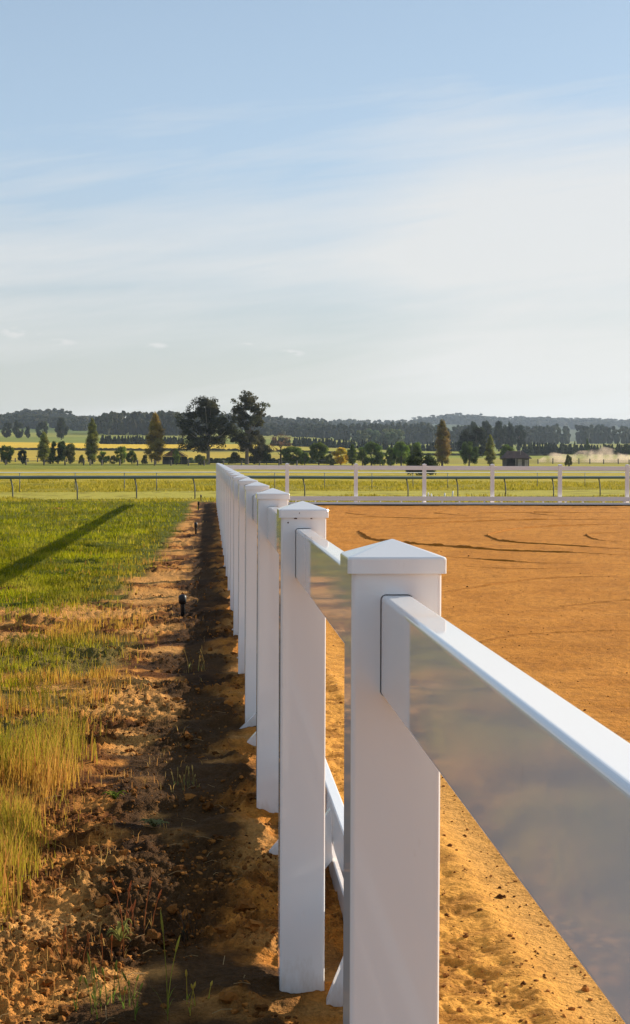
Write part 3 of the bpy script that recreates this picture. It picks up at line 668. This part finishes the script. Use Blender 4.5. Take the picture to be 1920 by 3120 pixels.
T = [
 ('gum_tree', 634, 395, 1215, 186, 'gum', (.050, .055, .026), 'broad dark gum tree with open crown, left of the pair behind the fence corner', (.20, .17, .14)),
 ('gum_tree', 752, 400, 1205, 104, 'gumtall', (.060, .060, .028), 'tall narrow gum tree, right of the pair behind the fence corner', (.16, .13, .11)),
 ('broadleaf_tree', 775, 405, 1318, 95, 'round', (.045, .045, .022), 'low dark tree under the tall narrow gum', (.06, .05, .04)),
 ('broadleaf_tree', 855, 410, 1316, 74, 'bare', (.16, .085, .045), 'thin reddish brown half bare tree right of the gums', (.06, .05, .04)),
 ('broadleaf_tree', 893, 402, 1357, 82, 'round', MG, 'squat dark green tree right of the half bare tree', None),
 ('broadleaf_tree', 971, 405, 1349, 66, 'round', MG, 'round green tree left of the bright yellow tree', None),
 ('broadleaf_tree', 1038, 408, 1362, 54, 'round', YE_, 'bright yellow leafed tree above the far white fence', None),
 ('broadleaf_tree', 1073, 405, 1351, 36, 'poplar', MG, 'upright green tree just right of the yellow tree', None),
 ('broadleaf_tree', 1131, 402, 1346, 72, 'round', (.075, .12, .02), 'leafy green tree with light top right of the yellow tree', None),
 ('broadleaf_tree', 1222, 400, 1345, 60, 'round', (.11, .17, .02), 'light green tree behind the big dark bush', None),
 ('broadleaf_tree', 1262, 410, 1343, 50, 'round', MG, 'mid green tree left of the tall golden poplar at right', None),
 ('poplar_tree', 1347, 398, 1277, 60, 'poplar', (.17, .12, .03), 'tall golden brown poplar in the right half', None),
 ('poplar_tree', 473, 392, 1258, 70, 'poplar', (.21, .155, .028), 'tall golden poplar left of the gum trees', None),
 ('poplar_tree', 281, 395, 1277, 48, 'poplar', (.13, .14, .028), 'slender olive green poplar in the left half', None),
 ('poplar_tree', 134, 392, 1318, 48, 'poplar', (.17, .18, .035), 'pale yellow green young poplar near the left edge', None),
 ('poplar_tree', 1493, 395, 1322, 34, 'poplar', (.15, .15, .035), 'slim yellow green poplar left of the brown roofed shed', None),
 ('broadleaf_tree', 21, 390, 1351, 42, 'round', MG, 'small round green tree at the left edge', None),
 ('broadleaf_tree', 69, 390, 1373, 30, 'round', DG, 'tiny dark tree left of the pale young poplar', None),
 ('broadleaf_tree', 177, 400, 1342, 58, 'round', (.04, .065, .014), 'dense dark green tree right of the pale young poplar', None),
 ('broadleaf_tree', 214, 396, 1352, 40, 'round', OL, 'olive green tree left of the slender green poplar', None),
 ('broadleaf_tree', 315, 398, 1376, 38, 'round', LG, 'light green bushy sapling right of the slender green poplar', None),
 ('broadleaf_tree', 370, 400, 1359, 42, 'round', LG, 'light green tree midway between the slender and golden poplars', None),
 ('broadleaf_tree', 402, 397, 1373, 32, 'round', MG, 'darker green small tree left of the golden poplar', None),
 ('broadleaf_tree', 248, 399, 1386, 28, 'bush', OL, 'low olive bush beside the slender green poplar', None),
 ('broadleaf_tree', 537, 386, 1368, 24, 'round', LG, 'yellow green sapling in front of the open gabled shed', None),
 ('broadleaf_tree', 612, 380, 1385, 40, 'round', OL, 'small olive tree in front of the broad gum trunk', None),
 ('broadleaf_tree', 1429, 396, 1341, 56, 'round', (.065, .11, .02), 'round green tree right of the golden brown poplar', None),
 ('broadleaf_tree', 1447, 600, 1297, 100, 'round', (.018, .026, .010), 'large near black tree behind the round green tree', None),
 ('broadleaf_tree', 1542, 430, 1351, 50, 'round', (.08, .12, .025), 'green tree partly behind the left end of the brown shed', None),
 ('broadleaf_tree', 1732, 400, 1376, 28, 'bush', OL, 'small round bush right of the brown roofed shed', None),
 ('broadleaf_tree', 928, 396, 1372, 34, 'bush', MG, 'low dark green bush tucked right of the squat green tree', None),
 ('broadleaf_tree', 1005, 397, 1380, 36, 'bush', OL, 'low olive bush left of the yellow tree foot', None),
 ('broadleaf_tree', 1104, 394, 1366, 40, 'bush', MG, 'dark bush filling the gap right of the upright green tree', None),
 ('broadleaf_tree', 1158, 394, 1368, 36, 'bush', MG, 'dark bush right of the leafy green tree with light top', None),
 ('broadleaf_tree', 1190, 402, 1362, 40, 'round', (.09, .14, .02), 'light green small tree left of the big dark bush', None),
 ('broadleaf_tree', 812, 398, 1372, 40, 'bush', DG, 'dark bush between the narrow gum and the half bare tree', None),
 ('broadleaf_tree', 716, 402, 1376, 46, 'bush', OL, 'brown green bush between the two gum trunks', None),
 ('broadleaf_tree', 345, 398, 1388, 30, 'bush', OL, 'low bush between the light green sapling and light green tree', None),
 ('broadleaf_tree', 442, 399, 1385, 26, 'bush', OL, 'low bush at the foot of the golden poplar', None),
 ('broadleaf_tree', 155, 394, 1378, 26, 'bush', MG, 'low green bush between the pale poplar and the dense dark tree', None),
 ('dark_bush', 1284, 187, 1371, 122, 'bush', (.045, .065, .026), 'big dark green bush just behind the far white fence', None),
 ('conifer_tree', 1788, 700, 1333, 28, 'cone', (.05, .085, .02), 'bright pointed conifer above the dust cloud', None),
 ('conifer_tree', 1750, 720, 1341, 20, 'cone', DG, 'dark pointed conifer left of the dust cloud conifer', None),
 ('conifer_tree', 1881, 720, 1342, 18, 'cone', DG, 'slim dark conifer toward the right edge', None),
 ('conifer_tree', 1838, 740, 1345, 16, 'cone', DG, 'small slim conifer right of the bright conifer', None),
 ('broadleaf_tree', 1905, 720, 1348, 30, 'round', DG, 'dark tree at the right edge beyond the dust', None)]
for i, (nm, px, Y, top, w, kd, c, lb, bk) in enumerate(T):
    tree(nm, px, Y, top, w, kd, c, lb, 100+i, group='trees along the paddock edge', bark=bk or (.09, .075, .055))
BT = [(21, 1150, 1289, 34, 'dusky round tree farthest left on the far green field'), (57, 1150, 1281, 34, 'dusky tree second from left on the far green field'), (85, 1160, 1300, 18, 'smallest dusky tree on the far green field'),
      (130, 1140, 1284, 38, 'wide dusky tree on the far green field left of the wood'), (187, 1080, 1276, 38, 'tallest dusky tree on the far green field')]
for i, (px, Y, top, w, lb) in enumerate(BT): tree('paddock_tree', px, Y, top, w, 'round', (.035, .045, .02), lb, 200+i, group='dusky trees on the far field')
PT = [(1440, 950, 1281, 44, 'leftmost of the flat topped dark pines behind the black tree'), (1478, 955, 1279, 40, 'second flat topped dark pine from the left'), (1519, 950, 1279, 46, 'tallest of the flat topped dark pines'),
      (1552, 960, 1284, 34, 'dark pine right of the tallest pine'), (1583, 950, 1291, 34, 'rightmost of the flat topped dark pines')]
for i, (px, Y, top, w, lb) in enumerate(PT): tree('pine_tree', px, Y, top, w, 'round', (.024, .034, .016), lb, 230+i, group='flat topped pines in the middle distance')

# ------------------------------------------------------------------ woods, hedges
def wood(name, label, pxr, Yr, topf, n, col, seed, wid=(7, 13), trunks=True, kind='round', csz=1.0):
    global rng
    rng = np.random.default_rng(seed); mb = MB(); rn = random.Random(seed)
    for i in range(n):
        px = rn.uniform(*pxr); Y = rn.uniform(*Yr); x = at(px, Y); dz = dep(px, Y); z0 = tz(x, Y)
        zt = CH+(HZ-topf(px)-rn.uniform(-8, 5)*(1 if kind == 'round' else .4))/F*dz; H = max(3.0 if kind == 'round' else .8, zt-z0); H = min(H, 24 if kind == 'round' else 6); R = rn.uniform(*wid)/2
        c = np.array(col)*rn.uniform(.6, 1.5)*np.array([rn.uniform(.9, 1.25), 1, rn.uniform(.8, 1.2)]); ls = dz/F*3.05*.42*csz
        if kind == 'round':
            for k in range(6):
                a = rn.uniform(0, 6.28); el = rn.uniform(-.5, 1); C_ = (x+math.cos(a)*R*.6, Y+math.sin(a)*R*.6, z0+H*(.6+.32*el)); R_ = (R*.46, R*.46, H*.16)
                lump(C_, np.array(R_)*.7, c, mb); cards(mb, C_, R_, 16, ls, c)
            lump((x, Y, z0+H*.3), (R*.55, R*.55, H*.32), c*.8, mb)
            if trunks: mb.tube([(x, Y, z0-1), (x, Y, z0+H*.5)], [.35, .25], 5, (.16, .13, .10))
        else:
            for t in (.2, .5, .8): lump((x, Y, z0+H*t), (R*(1.05-t), R*(1.05-t), H*.26), c, mb)
            cards(mb, (x, Y, z0+H*.45), (R*.7, R*.7, H*.5), 14, ls, c)
    o = mb.build(name, WOODLEAF); return tag(o, label, 'woodland', kind='stuff')
I_ = lambda xs, ys: (lambda p: float(np.interp(p, xs, ys)))
DK = (.044, .047, .019)
wood('far_wood', 'wooded ridge on the left skyline', (-150, 215), (2250, 2500), I_([-150, 0, 46, 60, 195, 215], [1275, 1270, 1264, 1254, 1253, 1270]), 120, DK, 301, (12, 20), False)
wood('far_wood', 'dark wood across the left middle distance', (300, 640), (1350, 1550), I_([290, 320, 420, 560, 640], [1278, 1264, 1261, 1263, 1262]), 130, DK, 302, (9, 16))
wood('far_wood', 'wood on the skyline behind and right of the gum trees', (600, 1000), (2050, 2400), I_([600, 800, 900, 1000], [1262, 1271, 1276, 1281]), 150, DK, 303, (12, 20), False)
wood('far_wood', 'line of mixed trees below the skyline in the centre', (790, 1290), (1450, 1700), I_([790, 900, 1100, 1290], [1296, 1294, 1293, 1290]), 110, (.036, .045, .022), 304, (8, 15))
wood('far_wood', 'thin row of trees along the field under the right hills', (1290, 2050), (1450, 1650), I_([1290, 1420, 1600, 1750, 1850, 2050], [1292, 1300, 1296, 1298, 1296, 1300]), 120, (.036, .045, .022), 305, (7, 13))
wood('far_wood', 'distant trees on the left saddle of the skyline', (200, 330), (2500, 2800), I_([200, 330], [1276, 1272]), 40, DK, 306, (12, 20), False)
wood('far_wood', 'hazy wooded hilltop in the centre', (980, 1300), (3000, 3400), I_([980, 1060, 1150, 1300], [1283, 1279, 1285, 1283]), 90, DK, 307, (16, 30), False)
wood('far_wood', 'blue hazed wooded hills on the right skyline', (1255, 2100), (3700, 4350), I_([1255, 1300, 1405, 1440, 1520, 1567, 1650, 1750, 1920, 2100], [1279, 1272, 1262, 1263, 1272, 1267, 1273, 1274, 1280, 1285]), 330, DK, 308, (20, 38), False, csz=1.2)
wood('far_wood', 'pale green orchard patch below the centre wood', (1095, 1225), (1200, 1290), I_([1095, 1150, 1225], [1316, 1308, 1314]), 34, (.10, .13, .05), 309, (8, 12))
wood('far_wood', 'scattered trees on the left of the far field', (205, 300), (1700, 1900), I_([205, 300], [1286, 1283]), 14, (.04, .05, .025), 310, (9, 14))
wood('conifer_windbreak', 'dark conifer windbreak left of the gum trees', (300, 560), (905, 925), I_([300, 560], [1330, 1334]), 75, (.015, .024, .010), 320, (2.6, 4), False, 'cone')
wood('conifer_windbreak', 'dark conifer windbreak right of the gum trees', (820, 1420), (890, 920), I_([820, 900, 1100, 1250, 1420], [1334, 1334, 1340, 1350, 1346]), 160, (.015, .024, .010), 321, (2.6, 4), False, 'cone')
wood('conifer_windbreak', 'dark conifer windbreak at the right under the hills', (1590, 1990), (780, 810), I_([1590, 1700, 1800, 1990], [1346, 1350, 1354, 1350]), 110, (.017, .027, .010), 322, (2.6, 4.2), False, 'cone')
wood('low_hedge', 'low dark hedge line along the yellow fields', (-120, 1700), (728, 742), I_([-120, 1700], [1371, 1384]), 300, (.035, .04, .016), 323, (3.5, 7), False, 'cone')
wood('low_scrub', 'dark scrub along the foot of the far paddock', (560, 1010), (425, 440), I_([560, 1010], [1398, 1396]), 60, (.04, .055, .018), 324, (3, 6), False, 'cone')

wood('far_wood', 'dark tree cover on the slope below the left ridge', (-150, 310), (1850, 2150), I_([-150, 60, 215, 310], [1276, 1266, 1270, 1280]), 110, DK, 311, (12, 20), False)
# ------------------------------------------------------------------ paddock fences and sheds
def paddock(name, pxs_, Y, h, label, wires=(.4, .75, 1.05)):
    x0 = at(pxs_[0], Y); e_ = empty(name, (x0, Y, 0), label, 'fence')
    pts = []
    for p in pxs_:
        x = at(p, Y)-x0; z = tz(x+x0, Y); hh = h*rnd.uniform(.85, 1.1); mb = MB()
        mb.tube([(x, 0, z-.3), (x+rnd.uniform(-.06, .06), 0, z+hh*.95), (x, 0, z+hh)], [.17, .16, .12], 6); mb.build('post', TIMBER, e_, col=False); pts.append((x, 0, z))
    for w in wires:
        mb = MB(); mb.tube([(a, b, c+w) for a, b, c in pts], .02, 4); mb.build('wire', WIRE, e_, col=False)
paddock('paddock_fence', [-30, 17, 79, 134, 198, 255, 275, 311, 365, 419, 471, 521, 574, 622, 680, 735, 790, 850, 905], 372, 1.35, 'old timber post and wire fence behind the racetrack')
paddock('paddock_fence', [1560+i*40+rnd.uniform(-4, 4) for i in range(12)], 470, 1.5, 'timber post and wire fence in front of the dust cloud')
paddock('paddock_fence', [-20+i*22+rnd.uniform(-5, 5) for i in range(60)], 440, 1.1, 'line of small fence posts under the paddock trees', (.5, .9))
ROOF = plain('rust_brown_roof', (.075, .04, .032), .8, .4, .8); WALL = plain('old_timber_wall', (.10, .08, .065), .9, .35, 1.5); PALE = plain('pale_door_panel', (.36, .30, .26), .8, .25, 1.2); IRON = plain('rusty_roof_iron', (.22, .12, .075), .8, .4, .8); DARKW = plain('dark_wall', (.03, .028, .026), .9, .3, 1)
def poly(parent, name, V, Fs, mat):
    me = bpy.data.meshes.new(name); me.from_pydata(V, [], Fs); me.materials.append(mat); me.update()
    bm = bmesh.new(); bm.from_mesh(me); bmesh.ops.recalc_face_normals(bm, faces=bm.faces); bm.to_mesh(me); bm.free()
    return link(name, me, parent, (0, 0, 0))
def boxp(parent, name, b, mat):
    mb = MB(); mb.box(*b); return mb.build(name, mat, parent, col=False)
Y = 385; x = at(1576, Y); z = tz(x, Y); s = dep(1576, Y)/F
sh = empty('shed', (x, Y, z), 'small farm shed with dark brown hipped roof and pale panels', 'shed')
w = 36*s; zt = CH+(HZ-1371)*s-z; ze = CH+(HZ-1393)*s-z; D = 4.5
boxp(sh, 'wall', (-w, w, D-.12, D, -.3, ze-.003), WALL); boxp(sh, 'wall', (-w, -w+.12, 0, D-.123, -.3, ze-.003), WALL); boxp(sh, 'wall', (w-.12, w, 0, D-.123, -.3, ze-.003), WALL)
boxp(sh, 'wall', (-.1*w, w-.123, .003, .12, -.3, ze-.003), WALL); boxp(sh, 'door_panel', (.02*w, .38*w, -.04, 0, .05, ze-.25), PALE); boxp(sh, 'door_panel', (.62*w, .93*w, -.04, 0, .05, ze-.4), PALE)
boxp(sh, 'post', (-w+.13, -w+.3, -.02, .14, -.3, ze-.01), TIMBER); boxp(sh, 'post', (-.1*w-.17, -.1*w-.003, -.02, .14, -.3, ze-.01), PALE)
W2 = 43*s; poly(sh, 'roof', [(-W2, -.6, ze), (W2, -.6, ze), (W2, D+.6, ze), (-W2, D+.6, ze), (-W2*.62, D/2, zt), (W2*.5, D/2, zt), (-W2, -.6, ze-.1), (W2, -.6, ze-.1), (W2, D+.6, ze-.1), (-W2, D+.6, ze-.1)],
     [(0, 1, 5, 4), (1, 2, 5), (2, 3, 4, 5), (3, 0, 4), (0, 6, 7, 1), (1, 7, 8, 2), (2, 8, 9, 3), (3, 9, 6, 0), (6, 9, 8, 7)], ROOF)
mb = MB(); mb.tube([(.3*w, .8, ze), (.3*w, .8, zt+.15)], .05, 5); mb.tube([(.3*w-.5, .8, zt+.05), (.3*w+.5, .8, zt+.05)], .04, 4); mb.build('aerial', PALE, sh, col=False)
Y = 398; x = at(533, Y); z = tz(x, Y); s = dep(533, Y)/F
sh = empty('shed', (x, Y, z), 'low open shed with rusty iron gable roof left of the broad gum', 'shed')
w = 39*s; zt = CH+(HZ-1367)*s-z; ze = CH+(HZ-1390)*s-z; D = 6
poly(sh, 'roof', [(-w*1.02, -.3, ze), (0, -.3, zt), (w*1.02, -.3, ze), (-w*1.02, D, ze), (0, D, zt), (w*1.02, D, ze), (-w*1.02, -.3, ze-.12), (0, -.3, zt-.14), (w*1.02, -.3, ze-.12), (-w*1.02, D, ze-.12), (0, D, zt-.14), (w*1.02, D, ze-.12)],
     [(0, 1, 4, 3), (1, 2, 5, 4), (6, 9, 10, 7), (7, 10, 11, 8), (0, 6, 7, 1), (1, 7, 8, 2), (3, 4, 10, 9), (4, 5, 11, 10), (0, 3, 9, 6), (2, 8, 11, 5)], ROOF)
poly(sh, 'gable', [(-w*.9, 0, ze-.1), (0, 0, zt-.2), (w*.9, 0, ze-.1), (-w*.9, .08, ze-.1), (0, .08, zt-.2), (w*.9, .08, ze-.1)], [(0, 2, 1), (3, 4, 5), (0, 1, 4, 3), (1, 2, 5, 4), (2, 0, 3, 5)], IRON)
boxp(sh, 'wall', (-w*.93, w*.93, .1, .2, -.3, ze-.14), DARKW); boxp(sh, 'wall', (-w*.93, w*.93, D-.3, D-.2, -.3, ze-.14), DARKW)
for q in (-.95, -.45, 0, .5, .94): boxp(sh, 'post', (q*w-.08, q*w+.08, -.06, .095, -.3, ze-.13), TIMBER)

# ------------------------------------------------------------------ dust cloud
def volume_mat(name, dens, col, sca=0, an=0.2):
    m, nt, b, out = nmat(name); nt.nodes.remove(b)
    v = N(nt, 'ShaderNodeVolumePrincipled'); v.inputs['Color'].default_value = tuple(col)+(1,); v.inputs['Density'].default_value = dens; v.inputs['Anisotropy'].default_value = an
    if sca:
        tc = N(nt, 'ShaderNodeTexCoord'); nz = N(nt, 'ShaderNodeTexNoise', Scale=sca, Detail=4.0, Roughness=.6); nt.links.new(tc.outputs['Object'], nz.inputs['Vector'])
        mr = N(nt, 'ShaderNodeMapRange'); mr.inputs[1].default_value = .44; mr.inputs[2].default_value = .66; mr.inputs[3].default_value = 0; mr.inputs[4].default_value = dens
        nt.links.new(nz.outputs['Fac'], mr.inputs[0]); nt.links.new(mr.outputs[0], v.inputs['Density'])
    nt.links.new(v.outputs[0], out.inputs['Volume']); return m
DUSTM = volume_mat('dust', .3, (.90, .74, .58), .22)
Y = 500
rng = np.random.default_rng(9)
def ellip_hull(lumps):
    # one closed heightfield-like cloud body
    xs = np.linspace(lumps[0], lumps[1], 60); V = []; nn = 14
    for i, px in enumerate(xs):
        t = i/59; zt_ = lumps[2](px); x = at(px, Y); z0 = tz(x, Y); h = max(.25, CH+(HZ-zt_)*dep(px, Y)/F-z0)
        for k in range(nn):
            a = 2*math.pi*k/nn; V.append((x, Y+math.cos(a)*5*(.3+.7*math.sin(math.pi*t)), z0+.3+max(0, math.sin(a))*h+min(0, math.sin(a))*.2))
    Q_ = [(i*nn+k, i*nn+(k+1) % nn, (i+1)*nn+(k+1) % nn, (i+1)*nn+k) for i in range(59) for k in range(nn)]
    L = len(V); V.append(tuple(np.mean(V[:nn], 0))); V.append(tuple(np.mean(V[L-nn:L], 0)))
    T_ = [(L, (k+1) % nn, k) for k in range(nn)]+[(L+1, L-nn+k, L-nn+(k+1) % nn) for k in range(nn)]
    V = np.array(V); o0 = V[:, 0].mean(); V[:, 0] -= o0; V[:, 1] -= Y
    mb = MB(); mb.add(V, Q_, T_); o = mb.build('dust_cloud', DUSTM, None, True, False); o.location = (o0, Y, 0); return o
dc = ellip_hull((1640, 1990, I_([1640, 1680, 1740, 1760, 1790, 1830, 1870, 1890, 1990], [1400, 1376, 1385, 1372, 1370, 1356, 1366, 1380, 1392])))
tag(dc, 'pale dust drifting low over the paddock at the right', 'dust cloud', kind='stuff')

# ------------------------------------------------------------------ haze
mb = MB(); mb.box(-4000, 4000, -60, 5100, -1.6, 165); hz = mb.build('haze', volume_mat('haze_air', 6e-5, (.64, .78, 1.0), 0, .35), None, col=False)
tag(hz, 'pale blue haze in the air over the whole landscape', 'haze', kind='stuff')

# ------------------------------------------------------------------ sun, sky, camera
EL = math.radians(19.5); AZ = math.atan2(.838, .545)
S = Vector((math.sin(AZ)*math.cos(EL), math.cos(AZ)*math.cos(EL), math.sin(EL)))
sl = bpy.data.lights.new('sun', 'SUN'); sl.energy = 5.0; sl.angle = math.radians(.55); sl.color = (1, .90, .74)
so = bpy.data.objects.new('sun', sl); COL.objects.link(so); so.rotation_euler = (-S).to_track_quat('-Z', 'Y').to_euler()
w = bpy.data.worlds.new('World'); sc.world = w; w.use_nodes = True; nt = w.node_tree; bg = nt.nodes['Background']
sky = N(nt, 'ShaderNodeTexSky'); sky.sky_type = 'NISHITA'; sky.sun_disc = False; sky.sun_elevation = EL; sky.sun_rotation = AZ
sky.air_density = 1.0; sky.dust_density = 0.6; sky.ozone_density = 1.4
tc = N(nt, 'ShaderNodeTexCoord'); sx = N(nt, 'ShaderNodeSeparateXYZ'); nt.links.new(tc.outputs['Generated'], sx.inputs[0])
def M(op, a, b=None, clamp=False):
    n_ = N(nt, 'ShaderNodeMath', operation=op); n_.use_clamp = clamp
    for i, q in enumerate((a, b)):
        if q is None: continue
        if isinstance(q, (int, float)): n_.inputs[i].default_value = q
        else: nt.links.new(q, n_.inputs[i])
    return n_.outputs[0]
az = M('ARCTAN2', sx.outputs['X'], sx.outputs['Y']); el = M('ARCSINE', sx.outputs['Z'])
def noise(sa, se, tilt, off, det=6, rough=.55, dist=0.0):
    cb = N(nt, 'ShaderNodeCombineXYZ'); e2 = M('SUBTRACT', el, M('MULTIPLY', az, tilt))
    nt.links.new(M('ADD', M('MULTIPLY', az, sa), off), cb.inputs[0]); nt.links.new(M('MULTIPLY', e2, se), cb.inputs[1]); cb.inputs[2].default_value = off
    nz = N(nt, 'ShaderNodeTexNoise', Scale=1.0, Detail=float(det), Roughness=rough, Distortion=dist); nt.links.new(cb.outputs[0], nz.inputs['Vector']); return nz.outputs['Fac']
def mapr(v, a, b, c, d_, smooth=True):
    m_ = N(nt, 'ShaderNodeMapRange'); m_.interpolation_type = 'SMOOTHSTEP' if smooth else 'LINEAR'
    nt.links.new(v, m_.inputs[0]); 
    for i, q in zip((1, 2, 3, 4), (a, b, c, d_)): m_.inputs[i].default_value = q
    return m_.outputs[0]
n1 = noise(4.0, 48, .10, 23.4, 5, .55, .5); n2 = noise(10, 85, .18, 7.7, 6, .62, .9); n3 = noise(2.0, 24, .06, 14.3, 3, .5, .4)
comb = M('ADD', M('MULTIPLY', n1, .42), M('ADD', M('MULTIPLY', n2, .20), M('MULTIPLY', n3, .38)))
e3 = M('SUBTRACT', el, M('MULTIPLY', M('SUBTRACT', az, .06), .10))
b1 = mapr(e3, .080, .110, -.06, .09); b2 = mapr(e3, .115, .245, 0, -.30); b3 = mapr(e3, .02, .07, .06, 0)
b4 = M('MULTIPLY', mapr(az, .05, .17, 0, .20), mapr(el, .17, .25, 1, 0))
cov = mapr(M('ADD', M('ADD', M('ADD', comb, b4), b1), M('ADD', b2, b3)), .40, .73, 0, 1, False)
hazef = mapr(el, -.01, .28, .80, .45, False)
def puff(a0, e0, wa, we):
    q = M('ADD', M('POWER', M('DIVIDE', M('SUBTRACT', az, a0), wa), 2.0), M('POWER', M('DIVIDE', M('SUBTRACT', el, e0), we), 2.0))
    return M('MULTIPLY', mapr(q, 0, 1, 1, 0), mapr(n4, .42, .60, 0, 1))
n4 = noise(75, 190, 0, 5.5, 5, .6)
pf = M('ADD', puff(-.112, .0765, .017, .0062), M('ADD', puff(-.092, .0705, .018, .0030), M('ADD', puff(-.0323, .0688, .009, .003), M('ADD', puff(.0466, .0653, .013, .003), puff(.022, .070, .007, .002)))))
cov = M('MAXIMUM', cov, M('MULTIPLY', pf, .9))
fac = hazef
cl = N(nt, 'ShaderNodeMixRGB'); cl.inputs[1].default_value = (5.6, 5.65, 5.5, 1); cl.inputs[2].default_value = (5.0, 6.5, 8.4, 1); nt.links.new(mapr(el, .03, .20, 0, 1), cl.inputs[0])
mx = N(nt, 'ShaderNodeMixRGB'); nt.links.new(fac, mx.inputs[0]); nt.links.new(sky.outputs[0], mx.inputs[1]); nt.links.new(cl.outputs[0], mx.inputs[2])
c2 = N(nt, 'ShaderNodeRGB'); c2.outputs[0].default_value = (7.6, 7.5, 7.3, 1)
mx2 = N(nt, 'ShaderNodeMixRGB'); nt.links.new(M('MULTIPLY', cov, .80), mx2.inputs[0]); nt.links.new(mx.outputs[0], mx2.inputs[1]); nt.links.new(c2.outputs[0], mx2.inputs[2])
nt.links.new(mx2.outputs[0], bg.inputs['Color']); bg.inputs['Strength'].default_value = .062

cam = bpy.data.cameras.new('camera'); co = bpy.data.objects.new('camera', cam); COL.objects.link(co)
cam.sensor_fit = 'VERTICAL'; cam.sensor_height = 24; cam.lens = F/3120*24; cam.clip_end = 12000; cam.clip_start = .05
Mx = Matrix.Rotation(-PHI, 4, 'Z') @ Matrix.Rotation(math.radians(90)-math.atan(152/F), 4, 'X') @ Matrix.Rotation(math.radians(.2), 4, 'Z')
co.matrix_world = Matrix.Translation((0, 0, CH)) @ Mx; sc.camera = co
sc.render.engine = 'CYCLES'
try:
    sc.cycles.caustics_reflective = False; sc.cycles.volume_bounces = 1; sc.cycles.volume_step_rate = 2.0; sc.cycles.max_bounces = 8
except Exception: pass
sc.view_settings.view_transform = 'Standard'; sc.view_settings.look = 'None'; sc.view_settings.exposure = .8; sc.view_settings.gamma = 1
sc.render.resolution_x = 630; sc.render.resolution_y = 1024
